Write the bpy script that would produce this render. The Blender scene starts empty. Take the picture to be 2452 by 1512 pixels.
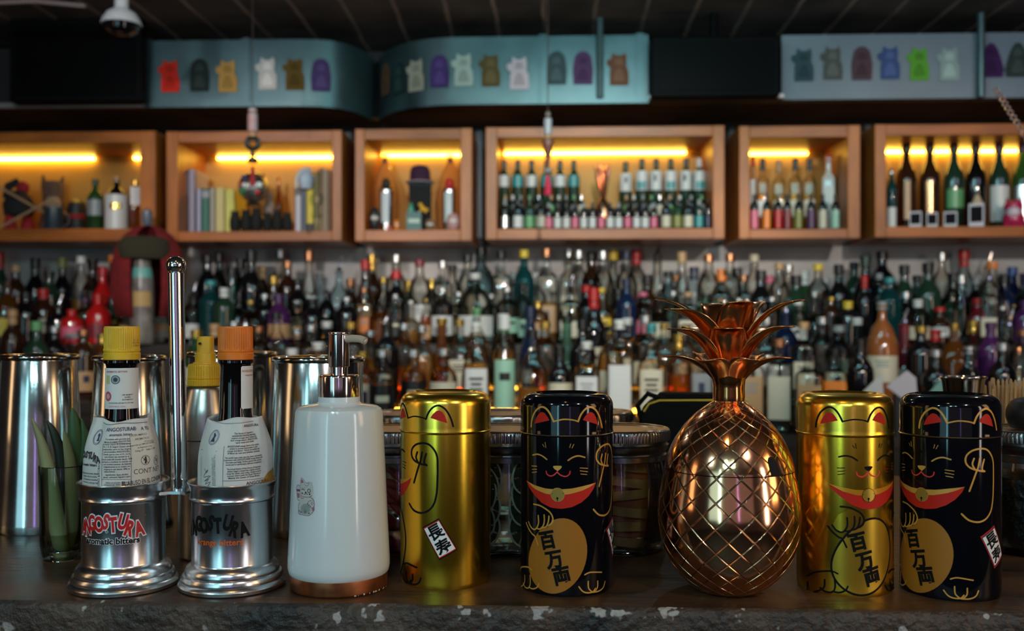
import bpy, math, random
from mathutils import Vector, geometry
import bmesh
C = bpy.context.scene.collection
sc = bpy.context.scene
PI = math.pi
rad = math.radians
# ---------------------------------------------------------------- camera
YAW = 0.04            # the camera looks slightly left of square to the bar
BAR = 1.10            # bar top height
ZC = BAR + 0.2055     # lens height
FX, CX, HY = 2300.0, 1226.0, 790.0
cd = bpy.data.cameras.new('camera'); cam = bpy.data.objects.new('camera', cd); C.objects.link(cam)
cam.location = (0, 0, ZC); cam.rotation_euler = (PI/2, 0, YAW)
cd.sensor_width = 36; cd.lens = FX/2452*36; cd.shift_y = (HY-756)/2452
cd.clip_start = .02; cd.clip_end = 40
cd.dof.use_dof = True; cd.dof.focus_distance = .79; cd.dof.aperture_fstop = 6.3
sc.camera = cam
sc.view_settings.view_transform = 'Standard'; sc.view_settings.look = 'None'
sc.view_settings.exposure = 0.18; sc.view_settings.gamma = 1; sc.view_settings.use_curve_mapping = False
# ---------------------------------------------------------------- world, room lights and added fills
w = bpy.data.worlds.new('room'); sc.world = w; w.use_nodes = True
w.node_tree.nodes['Background'].inputs[0].default_value = (.80, .66, .68, 1)
w.node_tree.nodes['Background'].inputs[1].default_value = .016

def area(name, loc, target, sx, sy, col, power):
    d = bpy.data.lights.new(name, 'AREA'); d.shape = 'RECTANGLE'; d.size = sx; d.size_y = sy
    d.color = col; d.energy = power
    o = bpy.data.objects.new(name, d); C.objects.link(o); o.location = loc
    o.rotation_euler = (Vector(target)-Vector(loc)).to_track_quat('-Z', 'Y').to_euler()
    return o
def bulb(name, loc, col, power, r=.04):
    d = bpy.data.lights.new(name, 'POINT'); d.color = col; d.energy = power; d.shadow_soft_size = r
    o = bpy.data.objects.new(name, d); C.objects.link(o); o.location = loc; return o
area('window_light_teal', (-1.5, -1.9, 1.75), (0, .8, 1.2), 1.1, 1.7, (.42, .86, 1.0), 7)
area('tube_light_teal', (-.95, -1.6, 1.7), (0, .8, 1.2), .10, 1.7, (.36, .90, 1.0), 4)
area('doorway_light_white', (2.3, -1.0, 1.7), (0, .8, 1.2), .22, 1.8, (1.0, .92, .9), 10)
area('sign_light_violet', (.40, -2.4, 1.45), (0, .8, 1.2), .05, .9, (.42, .30, 1.0), .8)
area('wall_lamp_warm_left', (-2.3, .05, 1.75), (0, .8, 1.2), .35, 1.1, (1.0, .62, .32), 2.2)
area('wall_lamp_warm_right', (2.1, .0, 1.8), (0, .8, 1.2), .45, 1.0, (1.0, .60, .28), 6)
bulb('ceiling_spot_white', (.75, -.45, 2.25), (1, .93, .88), 20, .04)
bulb('ceiling_spot_teal', (-.35, -1.1, 2.24), (.50, .93, 1), 24, .05)
bulb('ceiling_spot_teal_b', (.05, -1.1, 2.24), (.55, .95, 1), 10, .04)
bulb('ceiling_spot_amber', (-.05, .05, 2.24), (1, .6, .25), 2, .03)
bulb('ceiling_spot_white_left', (-1.1, -.5, 2.24), (.62, .92, 1), 14, .04)
area('far_room_fill', (.4, -3.0, 1.5), (.2, .8, 1.2), 3.6, 1.3, (.88, .70, .80), 2.3)  # unseen fill panel, added so the metal cups reflect a dim tone
area('aisle_fill_teal', (.25, 1.7, 2.16), (.3, 3.0, 2.05), .9, .25, (.36, .95, 1), 5)  # this and the next two: overhead fills added for canopy and back bar
area('aisle_fill_right', (1.7, 1.6, 2.16), (1.7, 3.0, 1.8), .6, .2, (.62, .62, 1), 1.6)
area('aisle_fill_left', (-1.2, 1.6, 2.16), (-1.2, 3.0, 1.8), .6, .2, (.85, .82, .92), 1.4)
def track_spot(name, loc, target, col, power, size):  # spots added behind the camera to brighten the back wall and bottles
    d = bpy.data.lights.new(name, 'SPOT'); d.color = col; d.energy = power; d.spot_size = rad(size); d.spot_blend = .7; d.shadow_soft_size = .03
    o = bpy.data.objects.new(name, d); C.objects.link(o); o.location = loc
    o.rotation_euler = (Vector(target)-Vector(loc)).to_track_quat('-Z', 'Y').to_euler()
track_spot('track_spot', (-1.0, -.3, 2.2), (-.95, 3.2, 1.40), (1, .84, .76), 125, 27)
track_spot('wall_fill_spot_b', (.15, -.3, 2.2), (.1, 3.2, 1.40), (1, .90, .78), 165, 27)
track_spot('wall_fill_spot_c', (1.2, -.3, 2.2), (1.1, 3.2, 1.40), (1, .88, .74), 110, 27)
for i, x in enumerate((-1.3, -.5, .3, 1.1)): bulb(f'glint_fill_{i}', (x, 1.9, 2.2), (1, .88, .72) if i % 2 else (.8, .95, 1), 2.0, .018)  # tiny bulbs added only to put glints on the bottles

# ---------------------------------------------------------------- pixel helpers: a ray of the survey, cut at a real depth
ca, sa = math.cos(YAW), math.sin(YAW)
def W(px, py, D):                      # point at planar depth D
    k = (px-CX)/FX
    return Vector((D*(-sa+k*ca), D*(ca+k*sa), ZC+(HY-py)/FX*D))
def at(px, py, Y):                     # point on the plane y = Y
    k = (px-CX)/FX
    return W(px, py, Y/(ca+k*sa))
def spx(px, Y):                        # pixels per metre there
    return FX*(ca+(px-CX)/FX*sa)/Y
def facing(p):
    return math.atan2(-p.x, p.y)

# ---------------------------------------------------------------- mesh builder
class G:
    def __init__(s): s.v = []; s.f = []; s.m = []; s.sm = []; s.uv = None
    def add(s, vs, fs, mi=0, smooth=True):
        b = len(s.v); s.v += [tuple(p) for p in vs]
        for f in fs: s.f.append([b+i for i in f]); s.m.append(mi); s.sm.append(smooth)
        return s
    def lathe(s, prof, n=32, mi=0, c=(0, 0, 0), ex=None, ang=None, fr=None, sx=1, sy=1):
        vs = []; rows = []
        full = ang is None
        for (r, z) in prof:
            if r < 1e-6 and full: rows.append([len(vs)]); vs.append((c[0], c[1], c[2]+z)); continue
            row = []
            cnt = n if full else n+1
            for i in range(cnt):
                t = 2*PI*i/n if full else ang[0]+(ang[1]-ang[0])*i/n
                rr = r
                if ex: rr = r/((abs(math.cos(t))**ex+abs(math.sin(t))**ex)**(1/ex))
                if fr: rr = fr(t, z, rr)
                row.append(len(vs)); vs.append((c[0]+sx*rr*math.sin(t), c[1]-sy*rr*math.cos(t), c[2]+z))
            rows.append(row)
        fs = []
        for a, b in zip(rows, rows[1:]):
            if len(a) == 1 and len(b) == 1: continue
            m = max(len(a), len(b)); k = m if full else m-1
            for i in range(k):
                j = (i+1) % m
                if len(a) == 1: fs.append((a[0], b[j], b[i]))
                elif len(b) == 1: fs.append((a[i], a[j], b[0]))
                else: fs.append((a[i], a[j], b[j], b[i]))
        return s.add(vs, fs, mi)
    def box(s, x0, x1, y0, y1, z0, z1, mi=0):
        vs = [(x, y, z) for z in (z0, z1) for y in (y0, y1) for x in (x0, x1)]
        return s.add(vs, [(0, 2, 3, 1), (4, 5, 7, 6), (0, 1, 5, 4), (2, 6, 7, 3), (0, 4, 6, 2), (1, 3, 7, 5)], mi, False)
    def tube(s, path, r, n=10, mi=0):
        path = [Vector(p) for p in path]; vs = []; fs = []
        rs = r if isinstance(r, (list, tuple)) else [r]*len(path)
        prev = None
        for i, p in enumerate(path):
            d = (path[min(i+1, len(path)-1)]-path[max(i-1, 0)]).normalized()
            if prev is None:
                a = Vector((0, 0, 1)) if abs(d.z) < .9 else Vector((1, 0, 0))
                x = d.cross(a).normalized()
            else: x = (prev-d*prev.dot(d)).normalized()
            prev = x; y = d.cross(x)
            for k in range(n):
                t = 2*PI*k/n; vs.append(p+(x*math.cos(t)+y*math.sin(t))*rs[i])
        for i in range(len(path)-1):
            for k in range(n):
                j = (k+1) % n; fs.append((i*n+k, i*n+j, (i+1)*n+j, (i+1)*n+k))
        fs.append(tuple(range(n-1, -1, -1))); fs.append(tuple((len(path)-1)*n+k for k in range(n)))
        return s.add(vs, fs, mi)
    def ball(s, c, r, n=16, mi=0, sx=1, sy=1, sz=1):
        k = n//2
        return s.lathe([(r*math.sin(PI*i/k), -r*sz*math.cos(PI*i/k)) for i in range(k+1)], n, mi, c, sx=sx, sy=sy)
    def prism(s, poly, y0, y1, mi=0, plane='xz'):    # poly counter-clockwise seen from -y
        n = len(poly)
        P = (lambda p, d: (p[0], d, p[1])) if plane == 'xz' else (lambda p, d: (p[0], p[1], d))
        vs = [P(p, y0) for p in poly]+[P(p, y1) for p in poly]
        if plane == 'xz': fs = [tuple(range(n)), tuple(range(2*n-1, n-1, -1))]+[(i, n+i, n+(i+1) % n, (i+1) % n) for i in range(n)]
        else: fs = [tuple(range(n-1, -1, -1)), tuple(range(n, 2*n))]+[(i, (i+1) % n, n+(i+1) % n, n+i) for i in range(n)]
        return s.add(vs, fs, mi, False)
    def build(s, name, mats, parent=None, loc=None, rz=0, sharp=35, bevel=0):
        me = bpy.data.meshes.new(name); me.from_pydata(s.v, [], s.f)
        if not isinstance(mats, (list, tuple)): mats = [mats]
        for m in mats: me.materials.append(m)
        me.polygons.foreach_set('material_index', s.m)
        me.polygons.foreach_set('use_smooth', s.sm)
        if s.uv:
            l = me.uv_layers.new(name='UVMap')
            for p in me.polygons:
                for li, vi in zip(p.loop_indices, p.vertices): l.data[li].uv = s.uv[vi]
        me.update()
        try: me.set_sharp_from_angle(angle=rad(sharp))
        except Exception: pass
        o = bpy.data.objects.new(name, me); C.objects.link(o)
        if parent: o.parent = parent
        if loc is not None: o.location = loc
        o.rotation_euler.z = rz
        if bevel:
            b = o.modifiers.new('bevel', 'BEVEL'); b.width = bevel; b.segments = 2; b.limit_method = 'ANGLE'
        return o
def fil(prof, r, k=3, keep=()):        # round the corners of a profile
    out = [prof[0]]
    for i in range(1, len(prof)-1):
        p, a, b = Vector(prof[i]), Vector(prof[i-1]), Vector(prof[i+1])
        da, db = a-p, b-p
        rr = min(r, da.length*.45, db.length*.45)
        if i in keep or rr < 1e-6: out.append(prof[i]); continue
        p0 = p+da.normalized()*rr; p1 = p+db.normalized()*rr
        for j in range(k+1):
            t = j/k; q = p0*(1-t)**2+p*2*t*(1-t)+p1*t*t; out.append((q.x, q.y))
    out.append(prof[-1]); return out
def tag(o, label=None, cat=None, group=None, kind=None):
    if label: o['label'] = label
    if cat: o['category'] = cat
    if group: o['group'] = group
    if kind: o['kind'] = kind
    return o
def thing(name, label, cat, loc=(0, 0, 0), rz=0, group=None):
    o = bpy.data.objects.new(name, None); C.objects.link(o); o.empty_display_size = .02
    o.location = loc; o.rotation_euler.z = rz
    return tag(o, label, cat, group)
def copy_tree(o, parent=None):
    c = o.copy(); C.objects.link(c); c.parent = parent
    for ch in [x for x in KIDS(o)]: copy_tree(ch, c)
    return c
def KIDS(o): return list(o.children)

# ---------------------------------------------------------------- materials
MC = {}
def P(name, col, rough=.5, metal=0, spec=.5, em=None, ems=0, coat=0, noise=None, bump=None, trans=0, stretch=None, aniso=0, sheen=0, col2=None):
    if name in MC: return MC[name]
    m = bpy.data.materials.new(name); m.use_nodes = True; nt = m.node_tree; b = nt.nodes['Principled BSDF']
    b.inputs['Base Color'].default_value = (*col, 1); b.inputs['Roughness'].default_value = rough
    b.inputs['Metallic'].default_value = metal; b.inputs['Specular IOR Level'].default_value = spec
    b.inputs['Coat Weight'].default_value = coat; b.inputs['Coat Roughness'].default_value = .08
    if em: b.inputs['Emission Color'].default_value = (*em, 1); b.inputs['Emission Strength'].default_value = ems
    if trans: b.inputs['Transmission Weight'].default_value = trans
    if aniso: b.inputs['Anisotropic'].default_value = aniso
    if noise or bump:
        tc = nt.nodes.new('ShaderNodeTexCoord'); mp = nt.nodes.new('ShaderNodeMapping')
        nt.links.new(tc.outputs['Object'], mp.inputs[0])
        if stretch: mp.inputs['Scale'].default_value = stretch
    if noise:
        n = nt.nodes.new('ShaderNodeTexNoise'); n.inputs['Scale'].default_value = noise[0]; n.inputs['Detail'].default_value = 6
        nt.links.new(mp.outputs[0], n.inputs[0])
        r = nt.nodes.new('ShaderNodeValToRGB'); r.color_ramp.elements[0].position = .35; r.color_ramp.elements[1].position = .68
        k = noise[1]
        c2 = col2 or tuple(c*k for c in col)
        r.color_ramp.elements[0].color = (*c2, 1); r.color_ramp.elements[1].color = (*col, 1)
        nt.links.new(n.outputs[0], r.inputs[0]); nt.links.new(r.outputs[0], b.inputs['Base Color'])
        if len(noise) > 2:
            mr = nt.nodes.new('ShaderNodeMapRange'); mr.inputs[3].default_value = rough; mr.inputs[4].default_value = noise[2]
            nt.links.new(n.outputs[0], mr.inputs[0]); nt.links.new(mr.outputs[0], b.inputs['Roughness'])
    if bump:
        n = nt.nodes.new('ShaderNodeTexNoise'); n.inputs['Scale'].default_value = bump[0]; n.inputs['Detail'].default_value = 5
        nt.links.new(mp.outputs[0], n.inputs[0])
        bp = nt.nodes.new('ShaderNodeBump'); bp.inputs['Strength'].default_value = bump[1]; bp.inputs['Distance'].default_value = bump[2] if len(bump) > 2 else .001
        nt.links.new(n.outputs[0], bp.inputs['Height']); nt.links.new(bp.outputs[0], b.inputs['Normal'])
    MC[name] = m; return m
def GL(name, tint, edge=None, body=0.0, bodycol=None, rough=.03, refl=.9):   # thin glass or liquid: tinted see-through, mirror-like at its rim
    if name in MC: return MC[name]
    m = bpy.data.materials.new(name); m.use_nodes = True; nt = m.node_tree; nt.nodes.clear()
    N = nt.nodes.new; L = nt.links.new
    out = N('ShaderNodeOutputMaterial'); tr = N('ShaderNodeBsdfTransparent'); gl = N('ShaderNodeBsdfGlossy'); gl.inputs['Roughness'].default_value = rough
    lw = N('ShaderNodeLayerWeight'); lw.inputs['Blend'].default_value = .35
    mc = N('ShaderNodeMixRGB'); mc.inputs[1].default_value = (*tint, 1); mc.inputs[2].default_value = (*(edge or tuple(t*.45 for t in tint)), 1)
    L(lw.outputs['Facing'], mc.inputs[0]); L(mc.outputs[0], tr.inputs[0])
    fr = N('ShaderNodeFresnel'); fr.inputs['IOR'].default_value = 1.5
    mt = N('ShaderNodeMath'); mt.operation = 'MULTIPLY'; mt.inputs[1].default_value = refl; L(fr.outputs[0], mt.inputs[0])
    mx = N('ShaderNodeMixShader'); L(mt.outputs[0], mx.inputs[0]); L(tr.outputs[0], mx.inputs[1]); L(gl.outputs[0], mx.inputs[2])
    last = mx
    if body:
        df = N('ShaderNodeBsdfTranslucent'); df.inputs[0].default_value = (*(bodycol or tint), 1)
        d2 = N('ShaderNodeBsdfDiffuse'); d2.inputs[0].default_value = (*(bodycol or tint), 1)
        ad = N('ShaderNodeMixShader'); ad.inputs[0].default_value = .5; L(df.outputs[0], ad.inputs[1]); L(d2.outputs[0], ad.inputs[2])
        m2 = N('ShaderNodeMixShader'); m2.inputs[0].default_value = body; L(mx.outputs[0], m2.inputs[1]); L(ad.outputs[0], m2.inputs[2]); last = m2
    L(last.outputs[0], out.inputs[0])
    MC[name] = m; return m
steel = P('polished steel', (.70, .70, .69), .09, 1, noise=(30, .8, .17))
steel_satin = P('satin aluminium', (.72, .72, .73), .22, 1, noise=(60, .85, .3), stretch=(1, 1, .15))
steel_dark = P('dull steel', (.35, .36, .37), .35, 1)
gold_m = P('gold tin', (.92, .56, .045), .23, 1)
gold_lid = P('gold tin lid', (.94, .62, .07), .24, 1)
gold_line = P('pale gold bead', (.85, .75, .45), .25, 1)
black_m = P('black lacquered tin', (.003, .003, .005), .08, 0, .4)
ink_black = P('black ink', (.004, .004, .004), .6, spec=.12)
ink_gold = P('gold ink', (.62, .30, .05), .4, .2)
ink_bell = P('bell ink', (.30, .19, .03), .4, .3)
ink_red = P('red ink', (.50, .016, .008), .5, spec=.2)
ink_red2 = P('bright red ink', (.70, .03, .03), .4)
ink_white = P('white ink', (.8, .78, .76), .5)
ink_belly = P('gold belly ink', (.36, .135, .014), .42, .1, .3)
ink_bellyg = P('gold belly ink on gold', (.85, .50, .05), .3, .9)
ink_orange = P('orange ink', (.75, .16, .02), .5)
ink_purple = P('purple ink', (.22, .07, .22), .5)
ink_pink = P('pink ink', (.7, .25, .3), .5)
ink_blue = P('navy ink', (.03, .05, .12), .5)
ink_text = P('print ink', (.03, .03, .04), .6)
paper = P('label paper', (.62, .60, .58), .65, bump=(90, .15, .002))
paper_w = P('white label paper', (.68, .67, .66), .5)
blackglass = P('near black bottle glass', (.004, .003, .003), .05, 0, .6)
ceramic = P('white glazed ceramic', (.66, .68, .69), .14, 0, .5, coat=.2)
copper = P('copper plating', (.80, .36, .20), .18, 1, noise=(60, .8, .28))
chrome = P('rose chrome', (.85, .74, .70), .06, 1, noise=(90, .8, .14))
yellowp = P('yellow ribbed plastic', (.80, .47, .02), .42, noise=(60, .8))
orangep = P('orange ribbed plastic', (.80, .19, .012), .42, noise=(60, .8))
clearg = GL('clear glass', (.93, .95, .95))
glassjar = GL('jar glass', (.95, .97, .97), (.62, .68, .68))
water = GL('water', (.80, .84, .70), (.4, .45, .3))
# ---------------------------------------------------------------- printing on curved surfaces
def smooth_path(p, closed=False, step=4):
    n = len(p); out = []
    if n < 3 and not closed: return [Vector(a) for a in p]
    for i in range(n if closed else n-1):
        g = lambda k: Vector(p[k % n] if closed else p[max(0, min(n-1, k))])
        a, b, c, d = g(i-1), g(i), g(i+1), g(i+2)
        for j in range(step):
            t = j/step
            out.append(.5*((2*b)+(c-a)*t+(2*a-5*b+4*c-d)*t*t+(3*b-a-3*c+d)*t**3))
    if not closed: out.append(Vector(p[-1]))
    return out
TX = {}
def text2d(s, off=0.0):
    if (s, off) in TX: return TX[(s, off)]
    c = bpy.data.curves.new('t', 'FONT'); c.body = s; c.size = 1; c.offset = off; c.resolution_u = 4
    c.align_x = 'CENTER'
    o = bpy.data.objects.new('t', c); m = bpy.data.meshes.new_from_object(o)
    vs = [(v.co.x, v.co.y-.34) for v in m.vertices]; fs = [tuple(p.vertices) for p in m.polygons]
    bpy.data.objects.remove(o); bpy.data.curves.remove(c); bpy.data.meshes.remove(m)
    TX[(s, off)] = (vs, fs); return vs, fs
class Print:
    """flat artwork in (u, v) metres, then laid on a surface f(u, v, lift)"""
    def __init__(s): s.parts = []
    def raw(s, vs, fs, mi, lift, cut=.0015): s.parts.append((vs, fs, mi, lift, cut)); return s
    def fill(s, poly, mi, lift=1, smooth=False):
        p = smooth_path(poly, True) if smooth else [Vector(a) for a in poly]
        tris = geometry.tessellate_polygon([[Vector((a.x, a.y, 0)) for a in p]])
        return s.raw([(a.x, a.y) for a in p], tris, mi, lift)
    def stroke(s, path, w, mi, lift=2, smooth=True, closed=False, taper=0):
        p = smooth_path(path, closed) if smooth else [Vector(a) for a in path]
        if closed: p.append(p[0].copy())
        vs = []; fs = []; n = len(p)
        for i, a in enumerate(p):
            d = p[min(i+1, n-1)]-p[max(i-1, 0)]
            if d.length < 1e-9: d = Vector((1, 0))
            d.normalize(); k = Vector((-d.y, d.x))*w/2
            if taper: k *= 1-taper*abs(2*i/(n-1)-1)
            vs += [(a+k)[:], (a-k)[:]]
        for i in range(n-1): fs.append((2*i, 2*i+1, 2*i+3, 2*i+2))
        s.raw(vs, fs, mi, lift, 0)
        if not closed and not taper:
            for a in (p[0], p[-1]):
                s.raw([(a.x+w/2*math.cos(t*PI/4), a.y+w/2*math.sin(t*PI/4)) for t in range(8)], [tuple(range(8))], mi, lift, 0)
        return s
    def disc(s, c, r, mi, lift=1, ry=None, rot=0):
        ry = ry or r; cr, sr = math.cos(rot), math.sin(rot)
        pts = [(r*math.cos(t*PI/16), ry*math.sin(t*PI/16)) for t in range(32)]
        return s.raw([(c[0]+x*cr-y*sr, c[1]+x*sr+y*cr) for x, y in pts], [tuple(range(32))], mi, lift)
    def ring(s, c, r, w, mi, lift=2, ry=None, rot=0):
        ry = ry or r; cr, sr = math.cos(rot), math.sin(rot)
        pts = [(r*math.cos(t*PI/14), ry*math.sin(t*PI/14)) for t in range(28)]
        return s.stroke([(c[0]+x*cr-y*sr, c[1]+x*sr+y*cr) for x, y in pts], w, mi, lift, False, True)
    def text(s, t, c, size, mi, lift=2, bold=0, rot=0, sx=1):
        vs, fs = text2d(t, bold); cr, sr = math.cos(rot), math.sin(rot)
        return s.raw([(c[0]+x*sx*size*cr-y*size*sr, c[1]+x*sx*size*sr+y*size*cr) for x, y in vs], fs, mi, lift, .002)
    def lay(s, name, f, mats, parent, unit=.00008):
        g = G()
        for vs, fs, mi, lift, cut in s.parts:
            if cut:
                bm = bmesh.new(); bv = [bm.verts.new((x, y, 0)) for x, y in vs]
                for q in fs:
                    if len(set(q)) > 2:
                        try: bm.faces.new([bv[i] for i in q])
                        except ValueError: pass
                us = [x for x, y in vs]; ws = [y for x, y in vs]
                for lo, hi, ax in ((min(us), max(us), 0), (min(ws), max(ws), 1)):
                    c0 = cut if ax == 0 else cut*2
                    k = math.ceil(lo/c0)*c0
                    while k < hi:
                        co = (k, 0, 0) if ax == 0 else (0, k, 0); no = (1, 0, 0) if ax == 0 else (0, 1, 0)
                        bmesh.ops.bisect_plane(bm, geom=bm.verts[:]+bm.edges[:]+bm.faces[:], plane_co=co, plane_no=no, dist=1e-8)
                        k += c0
                bm.verts.ensure_lookup_table(); bm.verts.index_update()
                for fc in bm.faces: fc.normal_update()
                g.add([f(v.co.x, v.co.y, lift*unit) for v in bm.verts],
                      [[v.index for v in (fc.verts if fc.normal.z >= 0 else reversed(fc.verts))] for fc in bm.faces], mi)
                bm.free()
            else: g.add([f(x, y, lift*unit) for x, y in vs], fs, mi)
        return g.build(name, mats, parent)
def interp(prof, z):                   # outer radius of a profile at height z
    for (r0, z0), (r1, z1) in zip(prof, prof[1:]):
        if z0 <= z <= z1 and z1 > z0: return r0+(r1-r0)*(z-z0)/(z1-z0)
    return prof[-1][0] if z > prof[-1][1] else prof[0][0]
def wrapf(R, prof=None, rot=0):        # u is arc length at radius R
    def f(u, v, h):
        a = u/R+rot; r = (interp(prof, v) if prof else R)+h
        return (r*math.sin(a), -r*math.cos(a), v)
    return f
def hit(pos, r, px, py):               # where the survey ray meets an upright cylinder: angle from the camera-facing side, height
    d = W(px, py, 1)-Vector((0, 0, ZC)); o = Vector((0, 0, ZC))-pos
    for _ in range(4):
        rr = r(z) if callable(r) and _ else (r(.06) if callable(r) else r)
        a = d.x**2+d.y**2; b = 2*(o.x*d.x+o.y*d.y); c = o.x**2+o.y**2-rr*rr; q = b*b-4*a*c
        t = (-b-math.sqrt(q))/(2*a) if q > 0 else -b/(2*a)
        p = o+d*t; z = p.z
        if not callable(r): break
    rz = facing(pos); x = p.x*math.cos(rz)+p.y*math.sin(rz); y = -p.x*math.sin(rz)+p.y*math.cos(rz)
    return math.atan2(x, -y), z

# ================================================================ THE SETTING
WALLY = 3.30
bar_y0 = .708
concrete_front = P('worn grey bar front', (.055, .052, .052), .55, noise=(14, .35), bump=(55, .7, .004), col2=(.018, .019, .022))
def bar_front_mat():
    m = bpy.data.materials.new('chipped painted bar edge'); m.use_nodes = True; nt = m.node_tree; b = nt.nodes['Principled BSDF']; N = nt.nodes.new; L = nt.links.new
    tc = N('ShaderNodeTexCoord')
    n1 = N('ShaderNodeTexNoise'); n1.inputs['Scale'].default_value = 18; n1.inputs['Detail'].default_value = 8
    n2 = N('ShaderNodeTexNoise'); n2.inputs['Scale'].default_value = 34; n2.inputs['Detail'].default_value = 3; n2.inputs['Roughness'].default_value = .65
    n3 = N('ShaderNodeTexNoise'); n3.inputs['Scale'].default_value = 150; n3.inputs['Detail'].default_value = 4
    for n in (n1, n2, n3): L(tc.outputs['Object'], n.inputs[0])
    r1 = N('ShaderNodeValToRGB'); e = r1.color_ramp.elements; e[0].position = .3; e[0].color = (.006, .006, .007, 1); e[1].position = .7; e[1].color = (.075, .045, .030, 1)
    L(n1.outputs[0], r1.inputs[0])
    r2 = N('ShaderNodeValToRGB'); e = r2.color_ramp.elements; e[0].position = .60; e[0].color = (0, 0, 0, 1); e[1].position = .62; e[1].color = (1, 1, 1, 1)
    L(n2.outputs[0], r2.inputs[0])
    mx = N('ShaderNodeMixRGB'); mx.inputs[2].default_value = (.34, .31, .30, 1); sz = N('ShaderNodeSeparateXYZ'); L(tc.outputs['Object'], sz.inputs[0]); mz = N('ShaderNodeMapRange'); mz.inputs[1].default_value = BAR-.045; mz.inputs[2].default_value = BAR-.004; L(sz.outputs[2], mz.inputs[0])
    mm_ = N('ShaderNodeMath'); mm_.operation = 'MULTIPLY'; L(r2.outputs[0], mm_.inputs[0]); L(mz.outputs[0], mm_.inputs[1]); L(mm_.outputs[0], mx.inputs[0]); L(r1.outputs[0], mx.inputs[1])
    L(mx.outputs[0], b.inputs['Base Color'])
    bp = N('ShaderNodeBump'); bp.inputs['Strength'].default_value = .8; bp.inputs['Distance'].default_value = .005; L(n3.outputs[0], bp.inputs['Height']); L(bp.outputs[0], b.inputs['Normal'])
    b.inputs['Roughness'].default_value = .5
    return m
edge_mat = bar_front_mat()
top_mat = P('varnished brown bar top', (.10, .045, .018), .24, noise=(13, .3, .55), bump=(70, .5, .0015), stretch=(.4, 1.6, 1), col2=(.010, .006, .005), spec=.35)
bar = thing('bar_counter', 'dark varnished bar counter with chipped grey painted front edge', 'bar counter', (0, 0, 0))
g = G()
rnd = random.Random(4)
nx = 260; x0, x1 = -1.6, 1.6
rows = [(bar_y0+.66, 0), (bar_y0+.30, 0), (bar_y0+.03, 0), (bar_y0+.006, 0), (bar_y0+.0012, -.0012), (bar_y0, -.005), (bar_y0, -.014), (bar_y0, -.03), (bar_y0, -.055), (bar_y0, -.075)]
chips = [(rnd.uniform(-.8, .8), rnd.uniform(.006, .02), rnd.uniform(.001, .0035)) for _ in range(26)]+[(-.155, .022, .006), (-.115, .012, .005), (-.34, .012, .004)]
vs = []
for i in range(nx+1):
    x = x0+(x1-x0)*i/nx
    dd = sum(dp*max(0, 1-((x-cx)/wd)**2) for cx, wd, dp in chips)+.0006*math.sin(x*90)+.0004*math.sin(x*231)
    for j, (y, z) in enumerate(rows):
        k = {3: .6, 4: 1, 5: 1, 6: .5}.get(j, 0)
        vs.append((x, y+dd*k*(.8 if j > 3 else 1), BAR+z-(dd*.5 if j == 4 else 0)))
nr = len(rows)
g.add(vs, [((i)*nr+j, (i)*nr+j+1, (i+1)*nr+j+1, (i+1)*nr+j) for i in range(nx) for j in range(3)])
g.build('counter_top', top_mat, bar, sharp=60)
g = G(); g.add(vs, [((i)*nr+j, (i)*nr+j+1, (i+1)*nr+j+1, (i+1)*nr+j) for i in range(nx) for j in range(3, nr-1)])
g.box(x0, x1, bar_y0+.04, bar_y0+.66, BAR-.075, BAR-.002)
o = g.build('front_edge', edge_mat, bar, sharp=60); o['label'] = 'chipped grey front edge'
G().box(-1.55, 1.55, bar_y0+.10, bar_y0+.60, 0, BAR-.075).build('counter_base', P('dark panel', (.02, .018, .017), .6), bar)

def struct(g, name, m, **k): return tag(g.build(name, m, **k), kind='structure')
wallm = P('grey plaster wall', (.62, .60, .60), .8, noise=(5, .7), bump=(40, .3))
struct(G().box(-3.2, 3.2, WALLY, WALLY+.12, 0, 2.5), 'wall_back', wallm)
struct(G().box(-3.2, 3.2, -3.2, WALLY, -.05, 0), 'floor', P('dark floor', (.03, .028, .026), .6, noise=(4, .5)))
def ceil_mat():
    m = P('board marked concrete', (.13, .105, .095), .85, noise=(5, .35), bump=(25, .5, .004)); nt = m.node_tree; N = nt.nodes.new; L = nt.links.new; b = nt.nodes['Principled BSDF']
    src = b.inputs['Base Color'].links[0].from_socket
    tc = N('ShaderNodeTexCoord'); sp = N('ShaderNodeSeparateXYZ'); L(tc.outputs['Object'], sp.inputs[0])
    n = N('ShaderNodeTexNoise'); n.inputs['Scale'].default_value = 3; L(tc.outputs['Object'], n.inputs[0])
    a = N('ShaderNodeMath'); a.operation = 'MULTIPLY_ADD'; a.inputs[1].default_value = .03; L(n.outputs[0], a.inputs[0]); L(sp.outputs[0], a.inputs[2])
    pp = N('ShaderNodeMath'); pp.operation = 'PINGPONG'; pp.inputs[1].default_value = .075; L(a.outputs[0], pp.inputs[0])
    lt = N('ShaderNodeMath'); lt.operation = 'LESS_THAN'; lt.inputs[1].default_value = .006; L(pp.outputs[0], lt.inputs[0])
    n2 = N('ShaderNodeTexNoise'); n2.inputs['Scale'].default_value = 6; L(tc.outputs['Object'], n2.inputs[0])
    mu = N('ShaderNodeMath'); mu.operation = 'MULTIPLY'; L(lt.outputs[0], mu.inputs[0]); L(n2.outputs[0], mu.inputs[1])
    mx = N('ShaderNodeMixRGB'); mx.inputs[2].default_value = (.55, .42, .36, 1); L(mu.outputs[0], mx.inputs[0]); L(src, mx.inputs[1]); L(mx.outputs[0], b.inputs['Base Color'])
    return m
ZCEIL = ZC+.955
struct(G().box(-3.2, 3.2, -3.2, WALLY, ZCEIL, ZCEIL+.1), 'ceiling', ceil_mat())
blackp = P('matt black panel', (.006, .006, .008), .7)
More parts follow.
